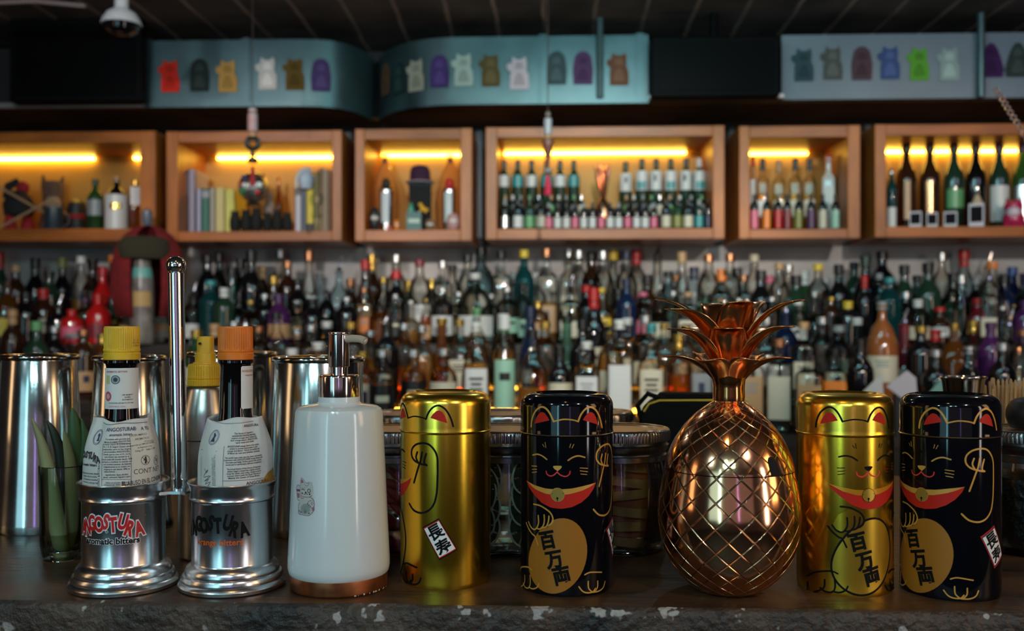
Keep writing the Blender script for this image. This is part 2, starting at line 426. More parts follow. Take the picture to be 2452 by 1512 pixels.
# black board the cabinets hang on
zt, zb = at(1226, 262, WALLY).z, at(1226, 590, WALLY).z
struct(G().box(-3.1, 3.1, WALLY-.02, WALLY, zb, zt+.25), 'trim_1', blackp)

# ---------------------------------------------------------------- metal canopy under the ceiling
zinc = P('galvanised sheet', (.09, .155, .17), .30, .75, noise=(6, .7, .5), bump=(8, .12, .01))
zinc2 = P('painted white panel', (.17, .21, .25), .55, .1, noise=(5, .85))
brown_under = P('brown underside board', (.30, .16, .05), .6, noise=(3, .25))
can = thing('metal_canopy', 'galvanised sheet metal canopy with two rounded lobes running under the ceiling', 'canopy')
CY = 2.97
z_b = at(700, 247, CY).z; z_t = at(700, 94, CY).z
def plan(px, Y): return at(px, 0, Y).x, Y
L1 = [plan(350, CY), plan(470, CY), plan(590, CY), plan(700, CY), plan(770, CY+.01)]+[plan(812, CY+.035), plan(848, CY+.085), plan(876, CY+.15), plan(893, CY+.22)]
L2 = [plan(908, CY+.22), plan(922, CY+.15), plan(950, CY+.085), plan(990, CY+.035), plan(1050, CY+.006), plan(1110, CY), plan(1200, CY), plan(1300, CY), plan(1430, CY), plan(1552, CY)]
def strip(path, za, zb_, name, mat, inset=.0):
    path = [(v.x, v.y) for v in smooth_path(path, step=3)]
    g = G(); n = len(path)
    vs = []
    for x, y in path: vs += [(x, y, za), (x, y, zb_), (x, y+.012, za), (x, y+.012, zb_)]
    fs = []
    for i in range(n-1):
        a, b = 4*i, 4*i+4
        fs += [(a, b, b+1, a+1), (a+2, a+3, b+3, b+2), (a, a+2, b+2, b), (a+1, b+1, b+3, a+3)]
    fs += [(0, 1, 3, 2), (4*n-4, 4*n-2, 4*n-1, 4*n-3)]
    g.add(vs, fs, 0); g.build(name, mat, can, sharp=50)
strip(L1[:3], z_b, z_t, 'metal_panel', zinc); strip(L1[2:], z_b, z_t, 'metal_panel', zinc)
strip(L2[:8], z_b, z_t, 'metal_panel', zinc); strip(L2[7:9], z_b, z_t, 'metal_panel', zinc); strip(L2[8:], z_b, z_t, 'metal_panel', zinc)
for px_ in (357, 590, 1300, 1532):
    x, y = plan(px_, CY); G().box(x-.012, x+.012, y-.006, y, z_b-.004, z_t+.004).build('seam_strip', zinc, can)
for path in (L1, L2):                                    # bottom flange
    q = [(x, y-.012) for x, y in path]; g = G(); n = len(q); vs = []
    for (x, y) in q: vs += [(x, y, z_b-.012), (x, y, z_b+.004), (x, y+.02, z_b-.012), (x, y+.02, z_b+.004)]
    g.add(vs, [f for i in range(n-1) for a in [4*i] for f in ((a, a+4, a+5, a+1), (a, a+2, a+6, a+4), (a+1, a+5, a+7, a+3), (a+2, a+3, a+7, a+6))])
    g.build('bottom_flange', zinc, can)
G().box(at(1872, 0, CY).x, 2.9, CY, CY+.012, at(2100, 237, CY).z, at(2100, 82, CY).z).build('white_panel', zinc2, can)
x, y = plan(2342, CY); G().tube([(x, y-.02, at(2342, 236, CY).z), (x, y-.02, ZCEIL-.001)], .011).build('post', zinc, can)
x, y = plan(1436, CY); G().tube([(x, y-.02, z_b+.002), (x, y-.02, ZCEIL-.001)], .011).build('post', zinc, can)
core = [plan(-500, CY+.03), plan(760, CY+.03), plan(870, CY+.16), plan(900, CY+.24), plan(930, CY+.16), plan(1040, CY+.03), plan(3000, CY+.03)]
G().prism(core+[(2.9, WALLY-.022), (-2.2, WALLY-.022)], z_b-.006, z_b+.006, 0, 'xy').build('underside', brown_under, can)
G().prism(core+[(2.9, WALLY-.022), (-2.2, WALLY-.022)], z_b+.008, z_t-.01, 0, 'xy').build('inner_box', blackp, can)
xa, xb = at(1552, 0, CY).x, at(1872, 0, CY).x
G().box(xa, xb, CY-.03, CY, at(1700, 241, CY).z, at(1700, 232, CY).z).build('support_rail', P('pale rail', (.4, .4, .42), .4, .5), can)
xa, xb = at(-60, 0, CY).x, at(350, 0, CY).x
G().box(xa, xb, CY-.03, CY, at(200, 262, CY).z, at(200, 250, CY).z).build('support_rail', P('grey rail', (.22, .22, .22), .5, .3), can)
def screen(px0, px1, py0, py1, Y, label):
    a, b = at(px0, py0, Y), at(px1, py1, Y)
    t = thing('television', label, 'television', ((a.x+b.x)/2, Y, b.z)); w2 = (b.x-a.x)/2; h = a.z-b.z
    G().box(-w2, w2, 0, .045, 0, h).build('housing', P('black plastic', (.0015, .0015, .002), .6, spec=.08), t, bevel=.004)
    G().tube([(0, .03, h), (0, .03, ZCEIL-.001-b.z)], .012).build('ceiling_pole', P('black plastic', (.003, .003, .004), .5), t)
    G().box(-w2+.02, w2-.02, -.003, .0, .02, h-.02).build('screen', P('switched off screen', (.001, .001, .0015), .5, 0, .06), t)
screen(22, 338, 46, 242, CY-.082, 'switched off black television at upper left behind the dome camera')
screen(1560, 1868, 88, 230, CY-.082, 'switched off black television between the metal canopy and white panel')
# dome security camera
p = at(291, 20, 2.55); t = thing('dome_camera', 'white dome security camera with dark glossy bubble hanging from ceiling at upper left', 'security camera', (p.x, 2.55, at(291, 88, 2.55).z))
zz = at(291, 22, 2.55).z-t.location.z; q = 45/spx(291, 2.55)
G().lathe([(q, zz*.42), (q*1.04, zz*.46), (q*.97, zz*.6), (q*.75, zz*.85), (q*.4, zz), (.018, zz*1.02), (.018, ZCEIL-t.location.z-.001), (0, ZCEIL-t.location.z-.001)], 32).build('shell', P('white shell', (.55, .53, .55), .35), t)
G().lathe([(0, 0), (q*.5, zz*.05), (q*.82, zz*.22), (q*.9, zz*.42), (0, zz*.43)], 32).build('dome', P('smoked dome', (.004, .004, .005), .05, 0, .7), t)
# pipe and plate top left
a, b = at(-40, 8, 2.6), at(205, 12, 2.6)
tag(G().tube([(a.x, 2.6, a.z), ((a.x+b.x)/2, 2.6, a.z+.004), (b.x, 2.6, b.z-.003)], .006).build('ceiling_conduit', P('pinkish conduit', (.22, .16, .15), .5)), 'thin dusty conduit pipe running along the ceiling at top left corner', 'pipe')

# ---------------------------------------------------------------- cat-shaped stickers on the canopy
CAT = [(-.42, -.8), (-.42, -.1), (-.36, .02), (-.55, .18), (-.58, .38), (-.42, .48), (-.36, .42), (-.34, .55), (-.30, .78), (-.12, .64), (.12, .64), (.30, .78), (.36, .5), (.34, .1), (.44, -.1), (.46, -.5), (.44, -.8)]
DOLL = [(-.44, -.8), (-.48, -.1), (-.42, .3), (-.36, .58), (-.18, .76), (.0, .8), (.18, .76), (.36, .58), (.42, .3), (.48, -.1), (.44, -.8)]
OVAL = [(-.5, -.8), (-.56, -.45), (-.42, .1), (-.28, .5), (-.1, .76), (.1, .76), (.28, .5), (.42, .1), (.56, -.45), (.5, -.8)]
def surf_y(px):
    pts = [(at(p_, 0, 1).x, p_) for p_ in ()]
    for path in (L1, L2):
        q = smooth_path(path, step=6)
        for a, b in zip(q, q[1:]):
            ka, kb = [(CX+FX*((v.x*ca+v.y*sa)/(v.y*ca-v.x*sa))) for v in (a, b)]
            if ka <= px <= kb:
                t = (px-ka)/(kb-ka); p = a+(b-a)*t; return p, math.atan2((b-a).y, (b-a).x)
    p = at(px, 0, CY); return Vector((p.x, CY)), 0
stk = [(408, 182, 'C', (.78, .035, .02), 'red'), (479, 180, 'D', (.02, .03, .03), 'black hooded'), (546, 182, 'C', (.55, .30, .08), 'mustard yellow'), (641, 176, 'C', (.62, .56, .54), 'white'),
       (706, 177, 'C', (.13, .075, .015), 'brown and gold'), (769, 180, 'D', (.07, .04, .13), 'dark purple'), (926, 190, 'D', (.16, .09, .05), 'narrow brown'), (956, 187, 'D', (.02, .05, .045), 'dark green'),
       (998, 180, 'C', (.42, .38, .30), 'cream'), (1053, 171, 'D', (.08, .04, .16), 'purple hooded'), (1110, 167, 'C', (.46, .52, .46), 'pale green'), (1175, 168, 'C', (.12, .08, .03), 'dark gold eared'),
       (1243, 175, 'C', (.62, .50, .55), 'pale pink'), (1333, 163, 'D', (.05, .08, .085), 'dark grey capped'), (1396, 163, 'D', (.10, .045, .12), 'plum and grey'), (1482, 165, 'C', (.16, .07, .04), 'rust brown'),
       (1924, 155, 'C', (.05, .09, .10), 'dark teal'), (1993, 151, 'C', (.10, .10, .09), 'charcoal eared'), (2063, 152, 'D', (.10, .055, .07), 'grey and maroon'), (2130, 150, 'C', (.06, .09, .22), 'blue'),
       (2200, 153, 'C', (.12, .36, .04), 'bright green'), (2272, 153, 'C', (.30, .38, .36), 'barely visible pale mint'), (2372, 144, 'O', (.06, .02, .09), 'dark violet oval'), (2436, 143, 'O', (.04, .055, .05), 'dark green oval')]
for i, (px, py, sh, col, nm) in enumerate(stk):
    p, an = surf_y(px); s_ = .064 if sh != 'O' else .066
    if px > 1870: p = Vector((at(px, 0, CY).x, CY)); an = 0
    kk = abs(math.cos(an)); D = p.y*ca-p.x*sa
    z = ZC+(HY-py)/FX*D
    g = G(); shape = {'C': CAT, 'D': DOLL, 'O': OVAL}[sh]
    g.prism([(x*s_*1.03, y*s_) for x, y in shape], -.0012, 0)
    col = tuple(c*.85 for c in col); m = P('sticker '+nm, col, .7, spec=.1)
    o = g.build('cat_sticker', m, None, (p.x+math.sin(an)*.0035, p.y-math.cos(an)*.0035, z), an)
    where = 'on left lobe of canopy' if px < 900 else 'on middle lobe of canopy' if px < 1560 else 'on the white panel at right'
    tag(o, f'{nm} figure-shaped sticker {where}', 'sticker', 'figure stickers on the canopy')
    c2 = tuple(min(1, c*1.35+.01) for c in col); c3 = tuple(c*.7 for c in col)
    mm = P('sticker art '+nm, c2 if i % 2 else c3, .7, spec=.1)
    g = G(); g.prism([(x*s_*.5, -.3*s_+y*s_*.4) for x, y in OVAL], -.0016, -.0012); g.prism([(x*s_*.42, .34*s_+y*s_*.22) for x, y in DOLL], -.0016, -.0012)
    g.build('printed_figure', mm, o)
# ================================================================ BOTTLES
COL = {'clear': (.93, .95, .95), 'pale': (.80, .86, .86), 'green': (.10, .30, .12), 'darkgreen': (.012, .035, .02), 'black': (.004, .004, .005), 'amber': (.50, .19, .02), 'brown': (.028, .010, .004),
       'blue': (.02, .06, .22), 'navy': (.006, .015, .05), 'teal': (.03, .25, .26), 'red': (.42, .010, .010), 'orange': (.75, .20, .02), 'yellow': (.70, .48, .03), 'gold': (.55, .36, .08), 'cream': (.55, .50, .38),
       'white': (.58, .58, .57), 'grey': (.22, .24, .25), 'silver': (.62, .64, .65), 'purple': (.055, .012, .07), 'rust': (.26, .08, .022), 'pink': (.60, .12, .20), 'tan': (.45, .26, .12), 'copper': (.55, .25, .12), 'mint': (.28, .50, .38), 'olive': (.20, .20, .04), 'honey': (.80, .42, .06), 'maroon': (.18, .01, .02)}
SHAPE = {  # profile (r, z) for height 1 and half-width 1, then name, squareness, width in metres, neck height fraction
 'w': ([(0, 0), (.9, 0), (1, .02), (1, .56), (.93, .64), (.6, .72), (.40, .78), (.36, .86), (.36, .93), (.42, .935), (.42, .96), (.36, .97), (0, .97)], 'wine', None, .038, .78),
 'l': ([(0, 0), (.92, 0), (1, .02), (1, .62), (.95, .68), (.70, .75), (.42, .80), (.36, .85), (.35, .93), (.41, .94), (.41, .96), (0, .97)], 'rounded', None, .037, .8),
 's': ([(0, 0), (.94, 0), (1, .02), (1, .66), (.92, .71), (.55, .75), (.40, .78), (.36, .84), (.36, .93), (.42, .94), (.42, .96), (0, .97)], 'square', 5, .040, .78),
 't': ([(0, 0), (.92, 0), (1, .02), (1, .50), (.86, .58), (.56, .70), (.46, .80), (.43, .93), (.50, .94), (.50, .96), (0, .97)], 'slim', None, .030, .75),
 'f': ([(0, 0), (.75, 0), (.95, .06), (1, .22), (.95, .38), (.7, .50), (.36, .58), (.28, .70), (.27, .93), (.33, .94), (.33, .96), (0, .97)], 'round-bellied', None, .050, .6),
 'j': ([(0, 0), (.92, 0), (1, .03), (1, .50), (.90, .62), (.62, .74), (.34, .80), (.26, .84), (.26, .93), (.32, .94), (.32, .96), (0, .97)], 'jug-like', None, .062, .8),
 'b': ([(0, 0), (.92, 0), (1, .02), (1, .50), (.88, .62), (.55, .72), (.34, .77), (.29, .83), (.28, .93), (.34, .94), (.34, .96), (0, .97)], 'broad', 3.2, .046, .77)}
BN = {'w': 'wine_bottle', 'l': 'liquor_bottle', 's': 'square_bottle', 't': 'slim_bottle', 'f': 'flask_bottle', 'j': 'jug_bottle', 'b': 'liquor_bottle'}
def col_mat(n): return P('bottle part '+n, COL[n], .35 if n not in ('silver', 'gold', 'copper') else .22, .9 if n in ('silver', 'gold', 'copper') else 0)
def glass_mat(n):
    if n in ('clear', 'pale', 'mint', 'amber', 'green', 'blue', 'teal', 'olive', 'honey'):
        c = COL[n]
        if n in ('clear', 'pale'): return GL('bottle glass '+n, (.91, .89, .84) if n == 'clear' else (.66, .78, .80), (.42, .40, .35))
        return GL('bottle glass '+n, tuple(min(1, x*1.1+.04) for x in c), tuple(x*.4 for x in c), .25, tuple(min(1, x*.9) for x in c), refl=1)
    return P('dense bottle '+n, COL[n], .06, 0, .6)
LIQ = {'amber': (.85, .36, .05), 'honey': (.95, .62, .16), 'brown': (.30, .09, .02), 'red': (.7, .04, .03), 'green': (.35, .6, .2), 'blue': (.1, .35, .6), 'yellow': (.95, .8, .2), 'pink': (.8, .3, .35), 'none': None}
def liq_mat(n): return GL('liquid '+n, LIQ[n], tuple(x*.35 for x in LIQ[n]), .22, LIQ[n], refl=.3)
CAPN = {'silver': 'silver', 'gold': 'gold', 'copper': 'copper'}
def make_bottle(x, Y, z0, top, ty, glass, cap='black', label=None, liq=None, full=.55, wid=None, lab=(.14, .46), art=None, spout=False, lw=1.15, capfrac=None, neck=None, seg=18, lookz=None):
    prof, nm, ex, w0, nf = SHAPE[ty]; h = top-z0; wr = (wid or w0)
    root = thing(BN[ty], None, 'bottle', (x, Y, z0), facing(Vector((x, Y, 0)))+random.Random(int(x*1e4)).uniform(-.25, .25)*(0 if ex else 1))
    P2 = [(r*wr, z*h) for r, z in prof]
    G().lathe(P2, seg if not ex else 28, ex=ex).build('body', glass_mat(glass), root)
    if liq and LIQ.get(liq):
        ins = [(0, .012*h)]+[(r*wr*.9, z*h) for r, z in prof if .015 < z < full]+[(interp(prof, full)*wr*.88, full*h), (0, full*h)]
        G().lathe(ins, seg if not ex else 28, ex=ex).build('liquid', liq_mat(liq), root)
    rn = [r for r, z in prof if z > .9][0]*wr
    cf = capfrac or (.12 if ty in 'wt' else .085)
    if cap:
        if spout:
            G().tube([(0, 0, .955*h), (0, 0, .985*h), (.004, 0, 1.01*h+.012), (.011, 0, 1.01*h+.035)], [rn*.9, rn*.6, .0035, .0028], 8).build('pour_spout', steel, root)
        else:
            z1 = (1-cf)*h
            G().lathe([(rn*1.12, z1), (rn*1.22, z1+.0005), (rn*1.22, h*.995), (rn*1.1, h), (0, h)], 16).build('cap', col_mat(cap), root)
    if neck:
        r1 = interp(prof, .86)*wr
        G().lathe([(r1*1.10, h*(nf+.03)), (r1*1.12, h*(nf+.04)), (r1*1.12, h*(.985-cf)), (r1*1.1, h*(.99-cf))], 16).build('neck_foil', col_mat(neck), root)
    if label:
        a, b = lab; g = G()
        hw = .38 if ex else lw
        def fr(t, z, r): return r
        if ex: g.lathe([(wr*1.006, a*h), (wr*1.006, b*h)], 28, ex=ex, ang=(-.72, .72))
        else: g.lathe([(wr*1.006, a*h), (wr*1.006, b*h)], 20, ang=(-hw, hw))
        lb = g.build('label', col_mat(label), root)
        if art:
            g = G(); zc = (a+b)/2*h; hh = (b-a)*h
            rr = wr*1.012
            if art[0] == 'band': g.lathe([(rr, a*h+hh*.58), (rr, a*h+hh*.74)], 16, ex=ex, ang=(-.5, .5))
            elif art[0] == 'lines':
                for kz, ka in ((.78, .45), (.68, .35), (.58, .42)): g.lathe([(rr, a*h+hh*kz), (rr, a*h+hh*(kz+.05))], 14, ex=ex, ang=(-ka, ka))
            elif art[0] == 'dot': g.lathe([(rr, a*h+hh*.45), (rr, a*h+hh*.8)], 10, ex=ex, ang=(-.22, .22))
            elif art[0] == 'low': g.lathe([(rr, a*h+hh*.05), (rr, a*h+hh*.45)], 16, ex=ex, ang=(-hw*.6, hw*.6))
            elif art[0] == 'top': g.lathe([(rr, a*h+hh*.7), (rr, a*h+hh*.98)], 16, ex=ex, ang=(-hw*.6, hw*.6))
            g.build('label_print', col_mat(art[1]), lb)
    root['_d'] = (glass, nm, cap or '', label or '', liq or '', 'spout' if spout else '', neck or '')
    return root
NICE = {'darkgreen': 'dark green', 'pale': 'pale blue', 'clear': 'clear', 'navy': 'navy'}
def nice(n): return NICE.get(n, n)
ALLB = []      # (root, px, rowtext)
ZONES = [(385, 'below leftmost cabinet'), (835, 'below book cabinet'), (1145, 'below hat cabinet'), (1750, 'below widest cabinet'), (2075, 'below narrow cabinet'), (9999, 'below rightmost cabinet')]
def label_bottles():
    seen = {}
    for root, px, row in ALLB:
        d = list(root['_d']); del root['_d']
        glass, nm, cap, lab, liq, sp, neck = d
        t = f'{nice(glass)} {nm} bottle'
        if liq and liq != 'none' and glass in ('clear', 'pale'): t += f' of {liq} liquor'
        if sp: t += ' with metal pourer'
        elif cap: t += f', {nice(cap)} cap'
        if lab: t += f', {nice(lab)} label'
        elif neck: t += f', {nice(neck)} neck'
        zone = next(z for lim, z in ZONES if px < lim)
        t += f', {row} {zone}'
        seen.setdefault(t, []).append((px, root))
    ORD = ['first', 'second', 'third', 'fourth', 'fifth', 'sixth', 'seventh', 'eighth']
    for t, L in seen.items():
        L.sort(key=lambda a: a[0])
        for i, (px, r) in enumerate(L):
            s = t
            if len(L) > 1:
                s = s.replace(' with metal pourer', ', pourer')+f', {ORD[i]} from left'
            if len(s.split()) > 16: s = s.replace(' with metal pourer', ', pourer').replace(' liquor', '')
            if len(s.split()) > 16: s = s.replace(', pourer', '').replace(' of the ', ' ')
            if len(s.split()) > 16: s = s.replace(' rounded', '').replace(' cap,', '-capped,')
            r['label'] = s

# tiers of the back bar: three steps
TB = [(2.46, 2.60, ZC-.27), (2.60, 2.90, ZC-.20), (2.90, 3.278, ZC-.045)]
dkwood = P('dark stained wood', (.018, .013, .010), .4, noise=(8, .5))
SH = []
for (y0, y1, z), nm in zip(TB, ('lowest front', 'middle', 'highest rear')):
    t = thing('bottle_shelf', f'{nm} dark step of the back bar carrying rows of liquor bottles', 'shelf', (0, 0, z))
    G().box(-2.0, 1.9, y0, y1 if y1 < 3.2 else y1-.002, -.03, 0).build('board', dkwood, t); G().box(-2.0, 1.9, y0+.01, y0+.03, -.30 if z > TB[0][2]+.01 and z < TB[2][2]-.01 else (-.155 if z > TB[1][2] else -.4), -.0305).build('riser_board', dkwood, t); SH.append(t)
led_a = P('amber shelf light', (1, .5, .1), .5, em=(1.0, .42, .03), ems=14)
for (a, b, Y, z) in ((870, 1680, 2.895, TB[1][2]+.02), (2260, 2420, 2.895, TB[1][2]+.02), (880, 1700, 2.5985, TB[1][2]-.022), (30, 330, 2.895, TB[1][2]+.02)):
    xa, xb = at(a, 800, Y).x, at(b, 800, Y).x
    o = G().box(xa, xb, Y-.006, Y, z-(TB[2][2] if Y > 2.8 else TB[1][2]), z+.008-(TB[2][2] if Y > 2.8 else TB[1][2])).build('light_strip', led_a if a > 500 and a < 2000 else P('dim amber shelf light', (1, .5, .1), .5, em=(1, .4, .05), ems=3), SH[2] if Y > 2.8 else SH[1])
# x, top, shape, glass, cap, label, liquid  | rear rows
REAR = """0 602 w darkgreen red - - ;38 636 l brown tan - - ;85 618 w black black - - ;118 650 l darkgreen black cream - ;150 618 w black olive - - ;195 614 l clear white - honey ;222 622 w brown brown - - ;247 640 w red red - - ;270 612 l darkgreen orange - -
497 612 l black black - - ;525 603 w black black - - ;556 640 t darkgreen black - - ;577 620 w black black - - ;602 601 w black black - - ;626 637 l brown tan white - ;655 662 t brown gold cream - ;671 598 s clear silver - - ;689 626 l brown copper - amber ;713 668 l black black cream - ;740 598 t clear copper white - ;764 655 l grey grey - - ;812 642 b grey silver - - ;840 668 w brown copper - -
875 623 t brown red tan - ;891 610 w brown gold - honey ;919 665 l clear gold - amber ;949 611 l clear silver - - ;949 648 w black red - - ;978 672 w darkgreen gold - - ;1005 622 l clear maroon white - ;1034 668 l brown gold - - ;1060 626 s clear silver - - ;1083 634 l clear black - honey ;1120 610 l clear black - - ;1152 593 j pale black white - ;1200 602 s clear black - - ;1230 652 l pale grey - -
1255 599 l teal yellow - - ;1284 655 l clear white - - ;1309 596 s clear copper tan honey ;1362 597 s clear silver cream - ;1386 600 l clear silver - - ;1416 604 l brown black - - ;1444 602 l clear silver - - ;1469 597 t clear yellow - - ;1500 602 l clear navy - - ;1524 597 l clear red pink - ;1550 658 w brown black - - ;1575 600 t clear silver - - ;1600 650 l grey black - - ;1618 660 s clear copper cream - ;1633 604 t clear tan - - ;1662 640 l grey navy - - ;1697 610 l clear copper mint - 
1726 645 l clear orange - - ;1748 608 l clear copper - - ;1765 642 w grey black - - ;1781 660 s clear copper white - ;1806 610 l clear cream - - ;1822 648 w black black - - ;1843 660 t clear pink - - ;1866 630 l clear tan - - ;1888 635 l clear silver - - ;1906 660 w darkgreen black - - ;1928 650 w green white - - ;1959 632 l clear yellow - - ;1978 668 l brown white maroon - ;2008 634 w black black - - ;2045 628 l darkgreen black - - ;2072 614 w black darkgreen - - ;2112 602 j black black - - 
2165 635 w darkgreen black - - ;2196 660 l teal black - - ;2222 630 w darkgreen black - - ;2255 606 l clear silver - - ;2282 655 w black black - - ;2308 597 w pale red - - ;2338 668 l black grey - - ;2366 632 l clear silver cream - ;2376 628 l clear orange - - ;2404 660 w navy black - - ;2424 640 w blue blue - - ;2450 655 w black purple - - ;2475 630 w black black - - """
MID = """18 672 b amber brown yellow honey ;62 700 w black black - - ;104 692 w brown red cream - ;140 735 l black silver - - ;172 742 l red red pink - ;205 715 l grey purple - - ;236 705 w red red maroon - ;268 712 l darkgreen black gold - ;308 732 s clear silver tan honey ;345 740 s clear white cream - ;384 728 l clear silver tan - ;428 735 l brown copper tan - ;462 705 l clear silver white - ;505 672 l teal teal - - ;537 690 l darkgreen white - - ;571 715 w black silver - - ;600 720 b clear gold - brown ;634 705 l black silver - - ;668 705 w purple purple tan - ;712 742 b clear copper tan brown ;748 715 w black black - - ;782 695 j black black - - ;830 712 l black silver - - ;872 690 s clear copper orange honey ;910 730 l clear silver - amber ;947 705 l clear silver black - ;984 720 f clear silver - honey ;1020 715 b clear gold tan amber ;1060 690 l clear silver white - ;1098 700 s clear silver cream honey
1138 655 j clear white white - ;1176 705 l pale silver - - ;1214 688 l clear silver mint - ;1252 680 l clear black mint - ;1288 722 l clear gold tan amber ;1327 698 b clear black cream honey ;1365 688 s clear silver cream - ;1404 684 w black red - - ;1440 690 b clear yellow yellow honey ;1480 692 w black black cream - ;1500 668 w navy navy - - ;1540 700 l clear pink pink - ;1578 698 f clear silver cream - ;1612 698 l clear silver - - ;1648 700 s clear tan cream - ;1690 704 l green black mint - ;1728 660 s clear orange green - ;1768 715 l clear silver cream - ;1808 730 l grey grey - - ;1848 712 l clear silver - - ;1888 715 b teal teal - - ;1912 722 l clear white white - ;1950 700 f pale silver - - ;1990 712 l brown gold - honey ;2030 722 l black yellow - - ;2060 735 w black black - - ;2070 660 w black red - - ;2105 655 l grey grey - - ;2130 665 l teal teal - - ;2168 700 w black silver - - ;2198 718 l clear white cream - ;2226 725 l clear red white - ;2250 736 t brown red white - ;2280 700 l darkgreen black - - ;2302 660 t clear silver - - ;2340 715 w maroon red - - ;2368 665 s clear silver cream - ;2400 735 l clear silver - - ;2428 730 b clear copper - - ;2455 720 w purple purple - - """
MID2 = """30 742 l brown tan cream honey ;88 770 w darkgreen green - - ;130 782 l black silver white - ;200 790 l brown copper tan - ;245 800 l amber gold - honey ;470 790 w green gold cream - ;515 776 l brown tan cream - ;560 770 s clear silver white - ;620 782 l clear copper tan brown ;662 748 b clear black white - ;712 788 l clear silver - red ;745 778 s clear silver grey - ;783 770 s clear white white - ;840 772 l clear gold cream amber ;888 792 f clear silver - honey ;925 770 l black silver black - ;968 775 l clear silver - amber ;1010 780 b clear silver - honey ;1058 762 f amber gold - honey ;1100 765 b clear gold cream amber ;1142 738 b clear green black - ;1205 752 w clear white - - ;1270 734 t navy navy navy - ;1305 770 l clear gold - amber ;1358 757 f mint black mint - ;1395 765 w black black - - ;1422 690 w black red cream - ;1462 780 b clear black cream honey ;1502 762 s clear white cream - ;1545 756 l clear silver cream - ;1590 775 b clear gold - honey ;1640 780 l clear gold tan amber ;1700 776 l clear silver cream - ;1745 770 b clear black brown honey ;1790 775 s clear copper tan - ;1835 760 b clear silver white - ;1880 745 l blue silver grey - ;1925 772 s clear tan cream - ;1968 760 l clear silver - - ;2008 780 l grey grey cream - ;2052 762 f pale white cream - ;2112 722 j rust grey cream - ;2165 770 f maroon silver cream - ;2205 782 l black gold - - ;2240 790 l clear red white - ;2285 775 b amber gold - honey ;2330 768 l clear gold pink brown ;2372 772 l purple purple - - ;2415 775 s clear silver silver - ;2450 790 l clear copper - - """
FRONT = """560 838 l black silver - - ;700 835 l clear white - red ;762 820 s clear white white - ;868 842 l clear gold cream amber ;915 838 l clear silver black amber ;990 838 l clear silver black amber ;1062 835 l clear silver cream amber ;1140 772 b clear white white honey ;1208 756 t clear white mint - ;1275 790 b clear black - honey ;1340 832 l black black cream - ;1405 818 s clear white white - ;1484 766 s clear white white - ;1560 776 b clear teal cream - ;1625 800 l clear gold - amber ;1680 800 s clear silver grey - ;1735 822 l clear silver tan - ;1800 818 s clear copper tan - ;1865 812 s clear copper cream - ;1938 835 s clear black tan - ;1998 835 s clear black orange - ;2060 812 l black black - - ;2240 838 l black silver - - ;2320 830 b black silver - - ;2400 822 l black silver - - ;2440 832 b clear copper - honey """
PLACED = [(at(362, 600, 2.93).x, 2.93, .105)]
def settle(px, top, Y, w_, y0, y1):
    best = None
    for k in range(0, 15):
        for s in (1, -1):
            y = Y+s*k*.008
            if not y0+w_ <= y <= y1-w_*.7 and k: continue
            x = at(px, top, y).x
            room = min([math.hypot(x-a, y-b)-r for a, b, r in PLACED if abs(y-b) < .3]+[9])
            if room >= w_*1.06: PLACED.append((x, y, w_*1.03)); return y, w_
            sc_ = room-k*.0006
            if best is None or sc_ > best[0]: best = (sc_, room, y, x)
    sc_, room, y, x = best; w2 = max(.017, room*.96); PLACED.append((x, y, w2)); return y, w2
def build_rows(txt, Ys, tier, rowname, hidden=False):
    n = 0
    for it in txt.replace('\n', ';').split(';'):
        q = it.split()
        if len(q) < 7: continue
        px, top, ty, gl, cap, lab, lq = int(q[0]), int(q[1]), q[2], q[3], q[4], q[5], q[6]
        Y = Ys[n % len(Ys)]
        if 285 < px < 450 and rowname in ('rear row',): n += 1; continue
        w_ = (.045 if gl == 'rust' else SHAPE[ty][3])*(.92+.12*((n*53 % 10)/10)); Y, w_ = settle(px, top, Y, w_, *next((a, b) for a, b, z in TB if z == tier)); p = at(px, top, Y)
        if gl == 'grey': gl_ = 'pale' if n % 2 else 'grey'
        else: gl_ = gl
        neck = None
        if ty in 'wl' and cap in ('red', 'maroon', 'navy', 'purple', 'yellow', 'white', 'gold', 'tan') and n % 2 == 0: neck = cap
        art = [None, ('lines', 'black'), ('band', 'black'), ('dot', 'navy'), ('low', 'grey'), ('lines', 'grey')][n % 6] if lab not in ('-', 'black') else (('band', 'cream') if lab == 'black' else None)
        rn = rowname
        r = make_bottle(p.x, Y, tier, p.z, ty, gl_, cap, None if lab == '-' else lab, None if lq == '-' else lq, full=.35+.3*((n*37 % 10)/10),
                        wid=w_/(1.0 if SHAPE[ty][2] is None else 1.12), lab=((.14, .60), (.10, .58), (.2, .62))[n % 3] if rowname == 'front row' else ((.12, .40), (.16, .5), (.2, .46))[n % 3], art=art, neck=neck, spout=(cap == 'silver' and n % 3 == 0 and rowname != 'front row'))
        ALLB.append((r, px, rn)); n += 1
build_rows(REAR, (3.20, 3.12), TB[2][2], 'rear row')
build_rows(MID, (2.98, 3.035), TB[2][2], 'upper middle row')
build_rows(MID2, (2.79, 2.72), TB[1][2], 'lower middle row')
build_rows(FRONT, (2.545,), TB[0][2], 'front row')
